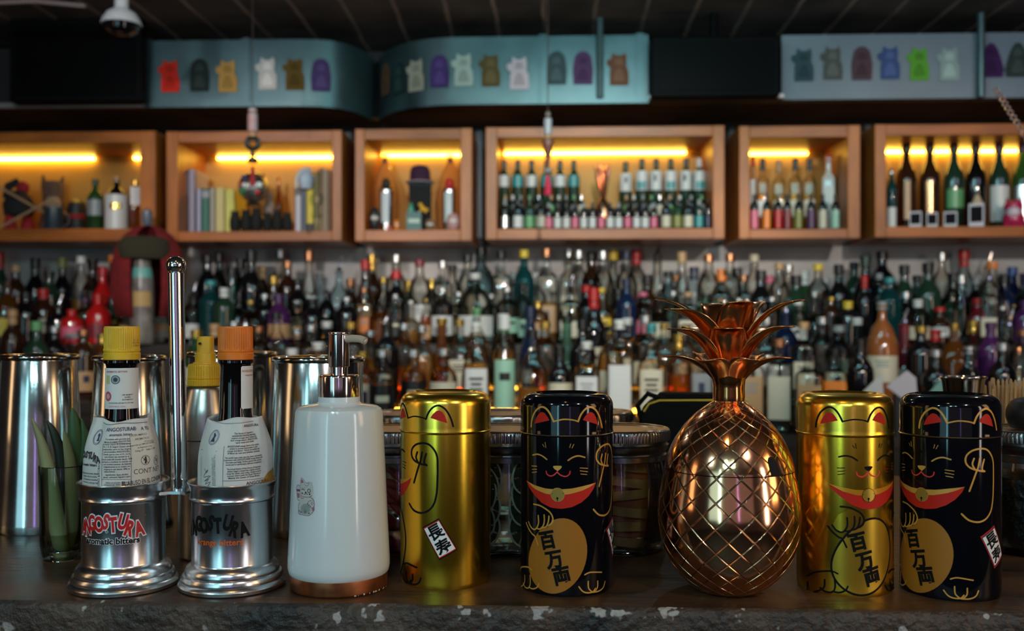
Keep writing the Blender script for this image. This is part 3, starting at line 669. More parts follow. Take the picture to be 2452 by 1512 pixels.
# ================================================================ WALL CABINETS
oak = P('orange oak board', (.42, .115, .014), .42, noise=(7, .62), stretch=(1, 4, 4), bump=(30, .2))
oak2 = P('oak board upright', (.46, .135, .018), .42, noise=(7, .62), stretch=(4, 4, 1), bump=(30, .2))
ply = P('pale cabinet back', (.50, .27, .045), .55, noise=(3, .8))
CF, CB = 3.02, 3.279
def strip_mat(s): return P(f'warm light strip {s}', (1, .75, .3), .5, em=(1.0, .62, .08), ems=s*1.1)
CABS = [(-190, 372, 318, 577, 345, 547, -160, 335, 'widest far left wall cabinet, holding a doll, plush and three bottles', [(-200, 0.9), (.62, 1)], 22),
        (398, 818, 315, 577, 342, 553, 425, 795, 'wall cabinet of books and a glittering globe, second from left', [], 20),
        (850, 1130, 309, 577, 335, 550, 873, 1102, 'small wall cabinet holding two flame-shaped bags and a dark hat', [], 15),
        (1163, 1735, 305, 572, 330, 546, 1190, 1707, 'wide central wall cabinet crowded with dark bitters bottles', [], 18),
        (1770, 2060, 302, 571, 330, 548, 1795, 2030, 'narrow wall cabinet with clear bottles over a row of coloured labels', [], 13),
        (2095, 2620, 298, 567, 325, 541, 2122, 2590, 'rightmost wall cabinet with tall dark sake bottles', [], 20)]
cabz = []
for (l, r, t, b, it, ib, il, ir, lab, seg, st) in CABS:
    a, c = at(l, t, CF), at(r, b, CF); ai, ci = at(il, it, CF), at(ir, ib, CF)
    z0, z1, zi0, zi1 = c.z, a.z, ci.z, ai.z
    root = thing('wall_cabinet', lab, 'cabinet', ((a.x+c.x)/2, 0, z0)); ox = root.location.x
    X0, X1, I0, I1 = a.x-ox, c.x-ox, ai.x-ox, ci.x-ox; H = z1-z0; h0, h1 = zi0-z0, zi1-z0
    G().box(X0, I0, CF, CB, 0, H).build('side_panel', oak2, root, bevel=.002)
    G().box(I1, X1, CF, CB, 0, H).build('side_panel', oak2, root, bevel=.002)
    G().box(I0, I1, CF+.0008, CB, h1, H-.0005).build('top_board', oak, root, bevel=.002)
    G().box(I0, I1, CF+.0008, CB, .0005, h0).build('bottom_board', oak, root, bevel=.002)
    G().box(I0, I1, CB-.008, CB-.001, h0, h1).build('back_panel', ply, root)
    e = I1-.012 if l != 1163 else I1-.05
    s0 = I0+.012 if l not in (398,) else I0+.045
    if l == -190:
        for k0, k1 in ((0, .62), (.80, 1)): G().box(I0+(I1-I0)*k0+.01, I0+(I1-I0)*k1-.01, CB-.022, CB-.009, h1-.010, h1-.003).build('light_strip', strip_mat(st), root)
    elif l == 1770: G().box(s0, I1-.06, CB-.022, CB-.009, h1-.010, h1-.003).build('light_strip', strip_mat(st), root)
    else: G().box(s0, e, CB-.022, CB-.009, h1-.010, h1-.003).build('light_strip', strip_mat(st), root)
    cabz.append((zi0, zi1))
# grey upright strips seen between the cabinets
for i, (px, y0, y1) in enumerate([(834, 318, 575), (1147, 312, 570), (1752, 306, 566), (385, 320, 575), (2078, 300, 566)]):
    p0 = at(px-7, y0, WALLY-.03); p1 = at(px+7, y1, WALLY-.03)
    struct(G().box(p0.x, p1.x, WALLY-.035, WALLY-.021, p1.z, p0.z), f'trim_{i+2}', P('dark steel channel', (.03, .035, .04), .4, .6))
# ---- helpers for items standing in cabinet i
def cz(i): return cabz[i][0]
def citem(name, label, cat, i, px, Y=3.12, group=None):
    p = at(px, 500, Y); return thing(name, label, cat, (p.x, Y, cz(i)), facing(p), group)
def zat(py, px, Y=3.12): return at(px, py, Y).z
def mb(i, px, top, ty, glass, cap, lbc, liq, name, label, Y=3.12, **k):
    p = at(px, top, Y); base = k.pop('base', cz(i))
    r = make_bottle(p.x, Y, base, p.z, ty, glass, cap, lbc, liq, **k); del r['_d']; r.name = name; return tag(r, label, 'bottle', None)
# cabinet 1
mb(0, 228, 430, 'l', 'green', 'darkgreen', 'grey', None, 'green_bottle', 'green glass bottle beside the doll in the far left cabinet', lab=(.3, .6), wid=.026)
mb(0, 279, 424, 'j', 'black', 'tan', 'white', None, 'labelled_bottle', 'dark broad bottle with big white label in the far left cabinet', wid=.038, lab=(.03, .66), art=('band', 'gold'))
mb(0, 324, 432, 's', 'amber', 'gold', 'white', 'amber', 'amber_bottle', 'small amber bottle with gold cap and white label, far left cabinet corner', wid=.019, lab=(.5, .86), capfrac=.1)
t = citem('rag_doll', 'dark rag doll in red boots holding crossed sticks, far left cabinet', 'doll', 0, 45)
dk = P('dark cloth', (.012, .010, .012), .9); rd = P('red cloth', (.38, .012, .02), .85, noise=(60, .7)); stick = P('pale stick', (.36, .22, .12), .6)
g = G(); g.lathe([(0, .05), (.045, .055), (.05, .09), (.035, .12), (.02, .135), (0, .14)], 18); g.tube([(-.04, 0, .11), (-.03, 0, .15), (.0, 0, .17)], [.01, .014, .012]); g.build('body', dk, t)
G().ball((.012, 0, .148), .022, 14).build('head', rd, t)
for s in (-1, 1): G().lathe([(0, 0), (.02, 0), (.022, .02), (.016, .035), (.014, .06), (0, .061)], 14, c=(s*.026, 0, 0)).build('boot', rd, t)
for p0, p1 in (((-.06, -.055, .14), (.13, -.055, .03)), ((-.05, -.06, .01), (.10, -.06, .11))): G().tube([p0, p1], .004).build('stick', stick, t)
t = citem('plush_cat', 'brown plush with round pale belly sitting at the back of far left cabinet', 'plush toy', 0, 127, 3.2)
g = G(); z = .085; fur = P('grey brown plush', (.16, .09, .06), .95, noise=(90, .6))
g.lathe([(0, 0), (.04, .002), (.045, .03), (.036, .08), (.033, .12), (.038, .16), (.03, .178), (0, .182)], 18); 
for s in (-1, 1): g.tube([(s*.026, 0, .165), (s*.031, 0, .2)], [.012, .003])
g.build('body', fur, t); G().ball((0, -.032, .10), .026, 14, sy=.5).build('belly', P('pale plush', (.36, .24, .16), .95), t)
t = citem('dark_helmet', 'dark rounded helmet with red band beside the plush in far left cabinet', 'helmet', 0, 184, 3.2)
G().lathe([(.032, 0), (.034, .03), (.033, .07), (.027, .105), (.012, .118), (0, .12)], 24, c=(0, 0, 0)).build('shell', P('dark shell', (.012, .018, .016), .5), t)
G().lathe([(.034, .05), (.036, .052), (.036, .064), (.033, .066)], 24, ang=(-.8, .7)).build('band', rd, t)
t = citem('dark_cup', 'dark blue grey mug in front of the plush, far left cabinet', 'mug', 0, 128, 3.08)
G().lathe([(0, 0), (.026, 0), (.028, .004), (.028, .075), (.026, .075), (.025, .006), (0, .005)], 24).build('body', P('blue grey glaze', (.02, .04, .055), .3), t)
G().tube([(.026, 0, .015), (.042, 0, .02), (.046, 0, .038), (.042, 0, .055), (.026, 0, .06)], .004).build('handle', P('blue grey glaze', (.02, .04, .055), .3), t)
# cabinet 2: books
def book(i, px0, px1, top, col, label, Y=3.1, tilt=0, pcol=(.6, .55, .45), name='book', grp=None, depth=.12, art=None):
    a, b = at(px0, top, Y), at(px1, top, Y); w_ = b.x-a.x; h = a.z-cz(i)
    t = thing(name, label, 'book', ((a.x+b.x)/2, Y, cz(i)), 0, grp)
    m = P('book cover '+label[:12], col, .5)
    g = G(); hw = w_/2-.0003
    g.box(-hw, -hw+.002, 0, depth, 0, h); g.box(hw-.002, hw, 0, depth, 0, h); g.box(-hw, hw, 0, .002, 0, h)
    g.build('cover', m, t)
    G().box(-hw+.002, hw-.002, .002, depth-.004, .003, h-.003).build('pages', P('book pages', pcol, .8), t)
    if art: G().box(-hw+.001, hw-.001, -.0006, 0, h*art[0], h*art[1]).build('spine_print', P('spine '+label[:12], art[2], .5), t)
    t.rotation_euler.y = tilt; return t
book(1, 427, 451, 408, (.06, .07, .10), 'tall dark grey book at left end of the book cabinet', art=(.62, .95, (.18, .17, .2)))
book(1, 451, 468, 406, (.30, .26, .33), 'tall lilac grey book, second from left in book cabinet')
book(1, 470, 482, 452, (.38, .38, .50), 'pale lavender shorter book beside the lilac grey book')
book(1, 482, 502, 452, (.03, .15, .11), 'dark green book in the middle of the left books', art=(.8, .95, (.3, .3, .33)))
book(1, 502, 515, 450, (.38, .34, .28), 'beige grey book right of the dark green book')
book(1, 515, 538, 450, (.60, .50, .20), 'cream yellow book right of the beige grey book')
book(1, 538, 562, 454, (.62, .58, .12), 'bright yellow book ending the left group of books')
book(1, 706, 722, 445, (.50, .48, .55), 'white book at left of the right group of books', art=(.8, .93, (.1, .1, .12)))
book(1, 722, 733, 440, (.10, .13, .17), 'slate blue book in the right group of books')
book(1, 733, 752, 440, (.65, .48, .03), 'yellow and black spined book under the curved white bust', art=(.05, .2, (.01, .01, .01)))
book(1, 752, 764, 410, (.42, .30, .12), 'tan book right of the yellow spined book')
book(1, 764, 774, 402, (.36, .22, .10), 'thin brown tall book in right group of books')
book(1, 774, 783, 405, (.5, .42, .3), 'thin cream tall book near the right side of book cabinet')
book(1, 783, 792, 408, (.30, .16, .07), 'rust brown book against the right side of book cabinet')
t = citem('curved_bust', 'small white and blue curved mask leaning over the right books', 'mask', 1, 733, 3.085); t.location.z = zat(452, 733, 3.085)
g = G(); g.lathe([(0, -.002), (.018, 0), (.024, .02), (.026, .035), (.02, .052), (.01, .06), (0, .061)], 20, sy=.5); g.build('face', P('pale blue mask', (.35, .42, .52), .4), t)
G().tube([(-.030, .004, .002), (-.031, .004, .03), (-.022, .004, .054), (0, .004, .068), (.018, .004, .062)], .006).build('rim', P('cream rim', (.6, .55, .45), .5), t)
t = citem('glitter_globe', 'silver glittering globe ornament with red and green beads in book cabinet', 'ornament', 1, 607, 3.08)
t.location.z = zat(492, 607, 3.08)
G().ball((0, 0, .058), .05, 24).build('globe', P('crackled silver', (.55, .55, .52), .22, .85, noise=(45, .15), bump=(60, 1, .006)), t)
for j, (x, z, c, r) in enumerate([(-.037, .062, (.7, .02, .05), .006), (-.028, .058, (.75, .85, .8), .008), (.018, .06, (.75, .9, .9), .010), (.013, .036, (.7, .02, .05), .007), (-.034, .04, (.03, .2, .08), .010), (-.03, .085, (.03, .04, .15), .009), (.03, .095, (.25, .05, .02), .007)]):
    G().ball((x, -math.sqrt(max(0, .05**2-x*x-(z-.058)**2))-.002, z), r, 12).build('bead', P(f'bead {j}', c, .15), t)
G().tube([(0, 0, .007), (0, 0, -.0)], [.02, .028], 16).build('base', P('dark base', (.03, .02, .02), .5), t)
t = citem('figurine', 'small pale seated figurine right of the glittering globe', 'figurine', 1, 645, 3.16); t.location.z = zat(512, 640, 3.1)
G().lathe([(0, 0), (.022, 0), (.024, .02), (.015, .045), (.012, .055), (.015, .068), (.009, .082), (0, .084)], 18).build('body', P('mottled pale figurine', (.36, .26, .22), .6, noise=(80, .3)), t)
dkf = P('dark foliage', (.006, .007, .004), .8, noise=(40, .4)); 
for j, (px, top, w_) in enumerate([(563, 508, .018), (589, 505, .018), (614, 500, .020), (640, 512, .016), (664, 505, .018), (688, 512, .017)]):
    t = citem('dark_pot', ['round dark pot next to the yellow book', 'dark fluted pot, second along the base of book cabinet', 'tallest dark pot below the glittering globe', 'mottled dark pot right of the tallest dark pot', 'wide dark pot below the pale figurine', 'dark pot beside the white book'][j], 'pot', 1, px, 3.1)
    h = zat(top, px, 3.1)-cz(1)
    G().lathe(fil([(0, 0), (w_*.6, 0), (w_, h*.3), (w_, h*.6), (w_*.7, h*.9), (w_*.75, h), (w_*.6, h), (0, h*.9)], .004), 18).build('body', dkf, t)
    G().lathe([(w_*.75, h), (w_*.8, h+.003), (w_*.6, h+.003)], 18).build('rim', P('dull brass rim', (.2, .12, .05), .4, .6), t)
mb(1, 667, 425, 't', 'amber', 'copper', None, 'amber', 'amber_cruet', 'thin amber bottle between globe and white book', Y=3.18, wid=.012)
# cabinet 3
for j, px in enumerate((922, 1078)):
    t = citem('paper_bag', ['left gold translucent flame-shaped gift bag in small cabinet', 'right gold translucent flame-shaped gift bag in small cabinet'][j], 'bag', 2, px, 3.17)
    H = zat(372, px, 3.17)-cz(2)
    G().lathe([(0, 0), (.04, .001), (.044, H*.35), (.046, H*.5), (.036, H*.7), (.016, H*.86), (.006, H*.93), (.011, H)], 24, fr=lambda t_, z, r: r*(1+.07*math.sin(9*t_+z*60)), sy=.6).build('body', GL('gold film', (.95, .72, .32), (.6, .35, .1), .35, (.8, .5, .2)), t)
    G().lathe([(.009, H*.9), (.011, H*.93), (.009, H*.96)], 14).build('tie', P('brown tie', (.2, .08, .03), .6), t)
for j, (px, cc, lc) in enumerate(((925, 'black', (.50, .55, .57)), (1076, 'red', (.46, .52, .54)))):
    t = citem('steel_flask', ['tall silver flask with black stopper at left of small cabinet', 'tall silver flask with red stopper at right of small cabinet'][j], 'flask', 2, px, 3.07)
    H = zat(452, px, 3.07)-cz(2)
    G().lathe(fil([(0, 0), (.017, 0), (.018, .004), (.022, H*.95), (.020, H), (0, H)], .002), 24).build('body', steel_satin, t)
    G().lathe([(.0225, H*.2), (.0228, H*.9)], 12, ang=(-.75, .35)).build('label', P(f'pale label {j}', lc, .5), t)
    G().lathe(fil([(.017, H), (.019, H+.004), (.012, H+.012), (.014, H+.022), (.009, H+.032), (0, H+.034)], .002), 20).build('stopper', col_mat(cc), t)
t = citem('felt_hat', 'dark plum felt hat with grey brim on top of black box in small cabinet', 'hat', 2, 1006, 3.12)
zb_ = zat(440, 1006)-cz(2)
G().box(-.038, .038, -.03, .04, 0, zb_-.003).build('box_placeholder', blackp, t); bpy.data.objects.remove(bpy.data.objects['box_placeholder'])
t.location.z += zb_
G().lathe([(.036, 0), (.034, .02), (.033, .04), (.026, .055), (.012, .06), (0, .058)], 24).build('crown', P('plum felt', (.035, .008, .03), .9), t)
G().lathe([(.033, .0), (.046, .001), (.047, .005), (.034, .008)], 24).build('brim', P('grey brim', (.25, .2, .22), .7), t)
t = citem('black_box', 'matt black display box under the felt hat', 'box', 2, 1006, 3.12)
G().box(-.036, .036, -.03, .04, 0, zb_-.001).build('body', P('black card', (.002, .0025, .0025), .6, spec=.15), t, bevel=.002); G().box(-.037, .037, -.031, .041, zb_-.012, zb_-.0005).build('lid', P('dark green card', (.004, .012, .012), .6, spec=.2), t, bevel=.001)
t = citem('green_carton', 'dark teal carton with pale lettering in front of black box', 'carton', 2, 991, 3.055)
h = zat(508, 991, 3.055)-cz(2); G().box(-.024, .024, -.012, .012, 0, h).build('body', P('teal card', (.02, .10, .10), .5), t, bevel=.001)
G().box(-.018, .018, -.0127, -.012, h*.4, h*.62).build('lettering', P('pale lettering', (.4, .5, .42), .6), t)
t = citem('green_figurine', 'small green figurine standing on the dark teal carton', 'figurine', 2, 984, 3.055); t.location.z += h
G().lathe([(0, 0), (.009, 0), (.010, .01), (.006, .018), (.008, .024), (0, .032)], 16).build('body', P('jade', (.05, .28, .18), .4), t)
t = citem('yellow_toy', 'little yellow toy beside the green figurine', 'toy', 2, 1012, 3.055); t.location.z += h*.95
g = G(); g.ball((0, 0, .014), .009, 12); g.ball((-.007, 0, .026), .007, 12); g.ball((.013, 0, .010), .006, 12); g.tube([(-.012, 0, 0), (-.004, 0, .010)], .003); g.tube([(.010, 0, 0), (.004, 0, .010)], .003); g.build('body', P('yellow toy', (.65, .36, .02), .5), t)
for j, (nm, px, col, rr, hh, lb) in enumerate([('dark_jar', 897, (.012, .012, .014), .017, .075, 'dark jar with pale band at lower left of small cabinet'), ('orange_bulb', 950, (.65, .18, .02), .009, .035, 'small orange glass bulb at base of small cabinet'), ('red_bead', 932, (.45, .02, .03), .007, .018, 'tiny red bead pot at base of silver flask'), ('brown_disc', 1030, (.16, .10, .06), .016, .036, 'round brown token beside the teal carton'), ('pink_pot', 1085, (.42, .24, .24), .021, .055, 'round dusty pink pot below red-stoppered flask')]):
    t = citem(nm, lb, 'pot' if 'pot' in lb or 'jar' in lb else 'ornament', 2, px, 3.045)
    G().lathe(fil([(0, 0), (rr*.7, 0), (rr, hh*.3), (rr, hh*.7), (rr*.6, hh*.97), (0, hh)], rr*.3), 18).build('body', P(nm, col, .4), t)
    G().lathe([(rr*1.02, hh*.45), (rr*1.02, hh*.6)], 14, ang=(-.7, .7)).build('band', P('pale band', (.5, .45, .42), .5), t)
# cabinet 4: bitters
riser = citem('display_riser', 'black step riser lifting the rear bitters bottles', 'riser', 3, 1448, 3.13); riser.rotation_euler.z = 0
a, b = at(1196, 500, 3.18), at(1702, 500, 3.18); rx = riser.location.x
z1 = zat(500, 1448, 3.18)-cz(3); z2 = zat(521, 1448, 3.10)-cz(3)
G().box(a.x-rx+.004, b.x-rx-.004, .03, .12, 0, z1).build('upper_step', blackp, riser); G().box(a.x-rx+.004, b.x-rx-.004, -.035, .0295, 0, z2).build('lower_step', blackp, riser)
BT = []
def bit(px, top, Y, base, w_, glass, cap, lab, nm, grp, lb, labz=(.2, .62), ty='l', **k):
    r = mb(3, px, top, ty, glass, cap, lab, None, nm, lb, Y=Y, base=base, wid=w_, lab=labz, **k); r['group'] = grp; return r
words_n = ['first', 'second', 'third', 'fourth', 'fifth', 'sixth', 'seventh', 'eighth', 'ninth', 'tenth', 'eleventh', 'twelfth', 'thirteenth', 'fourteenth']
for j, px in enumerate([1207, 1240, 1273, 1309, 1341, 1374]):
    bit(px, 384, 3.19, cz(3)+z1, .0205, 'darkgreen', 'darkgreen', 'teal' if j % 2 else 'white', 'bitters_bottle', 'rear bitters left of copper pineapple', f'pointed dark dropper bottle on riser, {words_n[j]} left of the copper pineapple ornament', (.45, .68), capfrac=.2)
for j, px in enumerate([1498, 1537, 1571, 1606, 1643, 1674]):
    bit(px, 380 if j else 388, 3.19, cz(3)+z1, .0215, 'darkgreen', 'darkgreen' if j < 5 else 'white', 'white', 'bitters_bottle', 'rear bitters right of copper pineapple', f'dark bottle with large white label on riser, {words_n[j]} right of copper pineapple ornament', (.36, .74), capfrac=.18, art=('low', 'teal') if j % 2 else ('dot', 'navy'))
for j, px in enumerate([1210, 1228, 1247, 1268, 1290, 1320, 1338, 1356, 1374, 1392]+[1500, 1518, 1540, 1560, 1580, 1604, 1628, 1655, 1680]):
    side = 'left' if px < 1440 else 'right'
    k_ = j if px < 1440 else j-10
    bit(px, 468, 3.115, cz(3)+z2, .0112, 'black', ['tan', 'white', 'grey', 'green', 'silver'][j % 5], ['green', 'grey', 'black', 'cream', 'navy'][(j*2) % 5], 'sample_bottle', 'small bottles on the lower riser step', f'tiny dark bottle on lower riser step, {words_n[k_]} {side} of ornament', (.1, .55), capfrac=.22)
fr4 = [(1209, 'black', 'silver', .0145), (1240, 'black', 'white', .0175), (1268, 'darkgreen', 'green', .0170), (1295, 'black', 'cream', .0165)]+[(1314+21*j, 'black', 'white' if j % 3 else 'pink', .0128) for j in range(13)]+[(1595, 'black', 'cream', .0165), (1622, 'green', 'olive', .0160), (1648, 'black', 'cream', .0165), (1674, 'darkgreen', 'teal', .0145), (1695, 'black', 'navy', .0095)]
for j, (px, gl, lb_, w_) in enumerate(fr4):
    small = w_ < .0129 and px < 1590
    bit(px, 486 if small else 478, 3.045, cz(3), w_, gl, 'black' if j % 4 else 'grey', lb_, 'front_bitters_bottle', 'front bitters bottles', (f'small dark dropper bottle with {lb_} label, number {j-3} along the front of wide cabinet' if small else f'{nice(gl)} bottle with {lb_} label at front of wide cabinet, {"left" if px < 1400 else "right"} end, {words_n[j if px < 1400 else j-17]}'), (.05, .44), capfrac=.2)
# copper pineapple ornament in cabinet 4
t = citem('pineapple_ornament', 'small copper pineapple ornament at centre of bitters cabinet', 'ornament', 3, 1444, 3.06)
Hh = zat(395, 1444, 3.06)-cz(3)
G().lathe([(0, 0), (.012, 0), (.022, .015), (.027, .04), (.024, .07), (.015, .09), (.007, .1), (.006, .11)], 24, fr=lambda t_, z, r: r*(1+.04*math.sin(8*t_+z*160)*math.sin(8*t_-z*160))).build('body', copper, t)
g = G()
for k in range(7):
    a_ = k*2*PI/7; rr = .028 if k % 2 else .02
    g.tube([(.005*math.sin(a_), .005*math.cos(a_), .105), (rr*.6*math.sin(a_), rr*.6*math.cos(a_), .105+(Hh-.105)*.6), (rr*math.sin(a_), rr*math.cos(a_), Hh)], [.004, .009, .001], 8)
g.build('crown', copper, t)
# cabinet 5
for j, (px, gl, lb_, top) in enumerate([(1826, 'clear', 'white', 380), (1865, 'clear', 'cream', 384), (1904, 'clear', 'cream', 380), (1938, 'clear', 'cream', 380)]):
    r = mb(4, px, top, 's', gl, 'black' if j != 1 else 'tan', lb_, 'yellow' if j else 'honey', 'tonic_bottle', ['clear bottle with white label, leftmost in narrow cabinet back row', 'clear bottle with tan cap, second in narrow cabinet', 'clear bottle with black cap and greenish base, middle of narrow cabinet', 'clear bottle with black cap next to the white bottle'][j], Y=3.17, wid=.021, lab=(.22, .44), capfrac=.16)
    r['group'] = 'clear bottles in the narrow cabinet'
mb(4, 1803, 375, 't', 'clear', 'red', 'white', 'pink', 'red_capped_bottle', 'clear bottle with red cap half hidden behind narrow cabinet left edge', Y=3.19, wid=.013, lab=(.3, .7))
mb(4, 1984, 372, 's', 'white', 'red', 'white', None, 'white_bottle', 'opaque white bottle with red cap at right of narrow cabinet', Y=3.15, wid=.021, lab=(.2, .6), art=('low', 'grey'))
for j, (px, c) in enumerate([(1806, 'pink'), (1836, 'orange'), (1863, 'red'), (1885, 'maroon'), (1912, 'olive'), (1942, 'purple'), (1970, 'cream'), (2000, 'mint')]):
    r = mb(4, px, 466, 'l', 'black', 'black', c, None, 'labelled_bitters_bottle', f'small dark bottle with {c} label in front row of narrow cabinet', Y=3.05, wid=.0135, lab=(.04, .55), capfrac=.25); r['group'] = 'colour-labelled bottles in the narrow cabinet'
# cabinet 6
for j, (px, gl, lb_, lz) in enumerate([(2170, 'brown', 'tan', (.12, .55)), (2226, 'brown', 'copper', (.2, .55)), (2284, 'darkgreen', 'green', (.25, .46)), (2336, 'black', None, 0), (2392, 'darkgreen', 'white', (.1, .5)), (2448, 'green', 'silver', (.1, .5)), (2505, 'darkgreen', None, 0)]):
    r = mb(5, px, 340, 'w', gl, 'black' if j < 4 else 'purple', lb_, None, 'sake_bottle', ['tall brown sake bottle with narrow tan label, leftmost tall bottle', 'tall brown sake bottle with copper edged label, second tall bottle', 'tall dark green sake bottle with round green label', 'tall black unlabelled sake bottle behind the photo card', 'tall green sake bottle with large white label', 'tall bright green sake bottle behind the pink figurine', 'tall dark green sake bottle at right edge'][j], Y=3.17, wid=.032, lw=.3 if j < 2 else .9, lab=lz or (.1, .2), art=('low', 'green') if j == 2 else None)
    r['group'] = 'tall sake bottles'
mb(5, 2135, 405, 'l', 'teal', 'silver', 'white', None, 'teal_bottle', 'teal bottle with white label at left edge of rightmost cabinet', Y=3.08, wid=.016, lab=(.02, .35))
for j, (px, w_, top, py) in enumerate([(2192, .030, 506, 540), (2232, .026, 508, 540), (2276, .032, 506, 540), (2338, .036, 486, 540)]):
    t = citem('photo_card', ['white framed photo card, leftmost of four', 'white framed photo card, second of four', 'white framed photo card, third of four', 'tallest white framed instant photo, right of the others'][j], 'photo card', 5, px, 3.05)
    h = zat(top, px, 3.05)-cz(5)
    G().box(-w_/2*1.2, w_/2*1.2, 0, .0012, 0, h).build('frame', P('photo paper', (.5, .48, .52), .5), t)
    G().box(-w_/2*.95, w_/2*.95, -.0006, 0, h*.22, h*.88).build('picture', P('dark picture', (.008, .006, .010), .8, spec=.1), t); t.rotation_euler.x = -.12
t = citem('cream_figurine', 'small cream figurine peeking behind the tallest photo card', 'figurine', 5, 2340, 3.09)
h = zat(466, 2340, 3.09)-cz(5); G().lathe([(0, 0), (.02, 0), (.02, h*.6), (.014, h*.8), (.005, h), (0, h)], 16).build('body', P('cream figurine', (.5, .38, .24), .6), t)
t = citem('pink_cat_figurine', 'glossy pink and white lucky cat figurine in rightmost cabinet', 'figurine', 5, 2427, 3.06)
pk = P('glossy magenta', (.40, .015, .07), .2); g = G(); g.lathe([(0, 0), (.022, 0), (.03, .012), (.032, .03), (.026, .044), (.022, .05), (.028, .06), (.026, .074), (.014, .084), (0, .086)], 24)
for s in (-1, 1): g.tube([(s*.016, 0, .074), (s*.02, 0, .094)], [.008, .001]); g.tube([(s*.02, -.012, .0), (s*.02, -.02, .016)], [.010, .007])
g.build('body', pk, t); G().ball((0, -.016, .045), .021, 16, sy=.9).build('white_front', P('white glaze pinkish', (.55, .45, .52), .2), t)
label_bottles()

# ================================================================ hooded bottle, hanging charms, cards
p = at(362, 500, 2.95)
t = thing('hooded_bottle', 'bottle dressed in a red cloth hood with dark cap band, left of muddler pole', 'bottle', (p.x, 2.93, TB[2][2]), facing(p))
red_cl = P('red felt', (.20, .005, .008), .9, noise=(50, .6)); S = spx(362, 2.93)
def hz(py): return at(362, py, 2.93).z-TB[2][2]
g = G(); hh = [(760, 70), (700, 84), (640, 84), (600, 76), (565, 56), (548, 34), (540, 10)]
def hood(t_, z, r): return r*(1+.05*math.sin(7*t_)*(1-z/.3))
g.lathe([(w_/S, hz(py)) for py, w_ in hh]+[(0, hz(539))], 40, ang=(rad(20), rad(332)), fr=hood, sy=.62)
o = g.build('hood', red_cl, t); sm = o.modifiers.new('thick', 'SOLIDIFY'); sm.thickness = .003
g = G(); g.lathe([(52/S, hz(622)), (60/S, hz(600)), (54/S, hz(578)), (40/S, hz(570)), (0, hz(568))], 30, sy=.62, c=(-.012, -.036, 0)); g.build('dark_cap', P('dark olive knit', (.03, .025, .012), .95, bump=(120, .5)), t)
G().lathe(fil([(0, 0), (26/S, 0), (27/S, .01), (27/S, hz(690)), (24/S, hz(660)), (20/S, hz(640)), (20/S, hz(622)), (0, hz(621))], .004), 28, c=(-.018, -.022, 0)).build('bottle', P('cream ceramic bottle', (.26, .22, .20), .3, noise=(25, .4)), t)
G().lathe([(26/S, hz(668)), (25/S, hz(655)), (22/S, hz(643))], 20, ang=(-1.1, 1.1), c=(-.018, -.022, 0)).build('mint_band', P('mint enamel', (.12, .34, .30), .3), t)
G().lathe([(27.4/S, hz(735)), (27.4/S, hz(700))], 20, ang=(-.8, .8), c=(-.018, -.022, 0)).build('label', P('ochre label', (.45, .28, .1), .5), t)
g = G(); g.lathe([(9/S, hz(541)), (13/S, hz(530)), (12/S, hz(505)), (4/S, hz(500)), (0, hz(499))], 16, c=(-.004, 0, 0)); g.build('top_knob', P('blue grey knob', (.10, .12, .15), .3), t)
def charm(px, Y, label, spec, top):
    p = at(px, 300, Y); ztop = z_b-.014 if top is None else top
    t = thing('hanging_charm', label, 'charm', (p.x, Y, at(px, 500, Y).z), facing(p))
    zz_ = lambda py: at(px, py, Y).z-t.location.z; S_ = spx(px, Y)
    G().tube([(0, 0, zz_(spec[0][1])), (0, 0, ZCEIL-.002-t.location.z)], .0014, 6).build('cord', P('charm cord', (.03, .012, .012), .7), t)
    for nm, y0, y1, w_, mat, kind in spec:
        a_, b_ = zz_(y1), zz_(y0); r = w_/2/S_
        g = G()
        if kind == 'cyl': g.lathe(fil([(0, a_), (r*.9, a_), (r, a_+.003), (r, b_-.003), (r*.9, b_), (0, b_)], .002), 18)
        elif kind == 'ring': g.tube([(r*.75*math.cos(k*PI/10), 0, (a_+b_)/2+r*.75*math.sin(k*PI/10)) for k in range(21)], r*.33, 8)
        elif kind == 'horn': g.lathe([(r*.12, a_), (r*.35, a_+(b_-a_)*.35), (r*.8, a_+(b_-a_)*.75), (r, b_-.006), (r*.85, b_), (0, b_)], 20)
        elif kind == 'tassel': g.lathe([(0, a_), (r*.95, a_), (r, a_+.004), (r*.75, a_+(b_-a_)*.6), (r*.4, b_-.003), (0, b_)], 20, fr=lambda t_, z, q: q*(1+.08*math.sin(14*t_)))
        else: g.ball((0, 0, (a_+b_)/2), r, 14, sz=(b_-a_)/2/r)
        g.build(nm, mat, t)
    return t
charm(605, 2.55, 'hanging charm with red and white stick, dark ring and deep red tassel', [('bead', 258, 272, 22, P('pale knob', (.40, .32, .34), .5), 'ball'), ('stick', 272, 318, 24, P('red striped stick', (.42, .10, .07), .5, noise=(30, .4), col2=(.35, .3, .32)), 'cyl'), ('bead', 316, 330, 18, P('tan bead', (.45, .28, .14), .5), 'ball'),
      ('dark_ring', 325, 362, 36, P('black wood ring', (.008, .010, .008), .4), 'ring'), ('bead', 360, 378, 14, P('brown bead', (.14, .08, .03), .5), 'ball'), ('disc', 378, 390, 24, P('dark disc', (.02, .018, .012), .5), 'cyl'), ('tassel', 396, 444, 13, P('deep red silk', (.30, .005, .012), .7), 'tassel')], None)
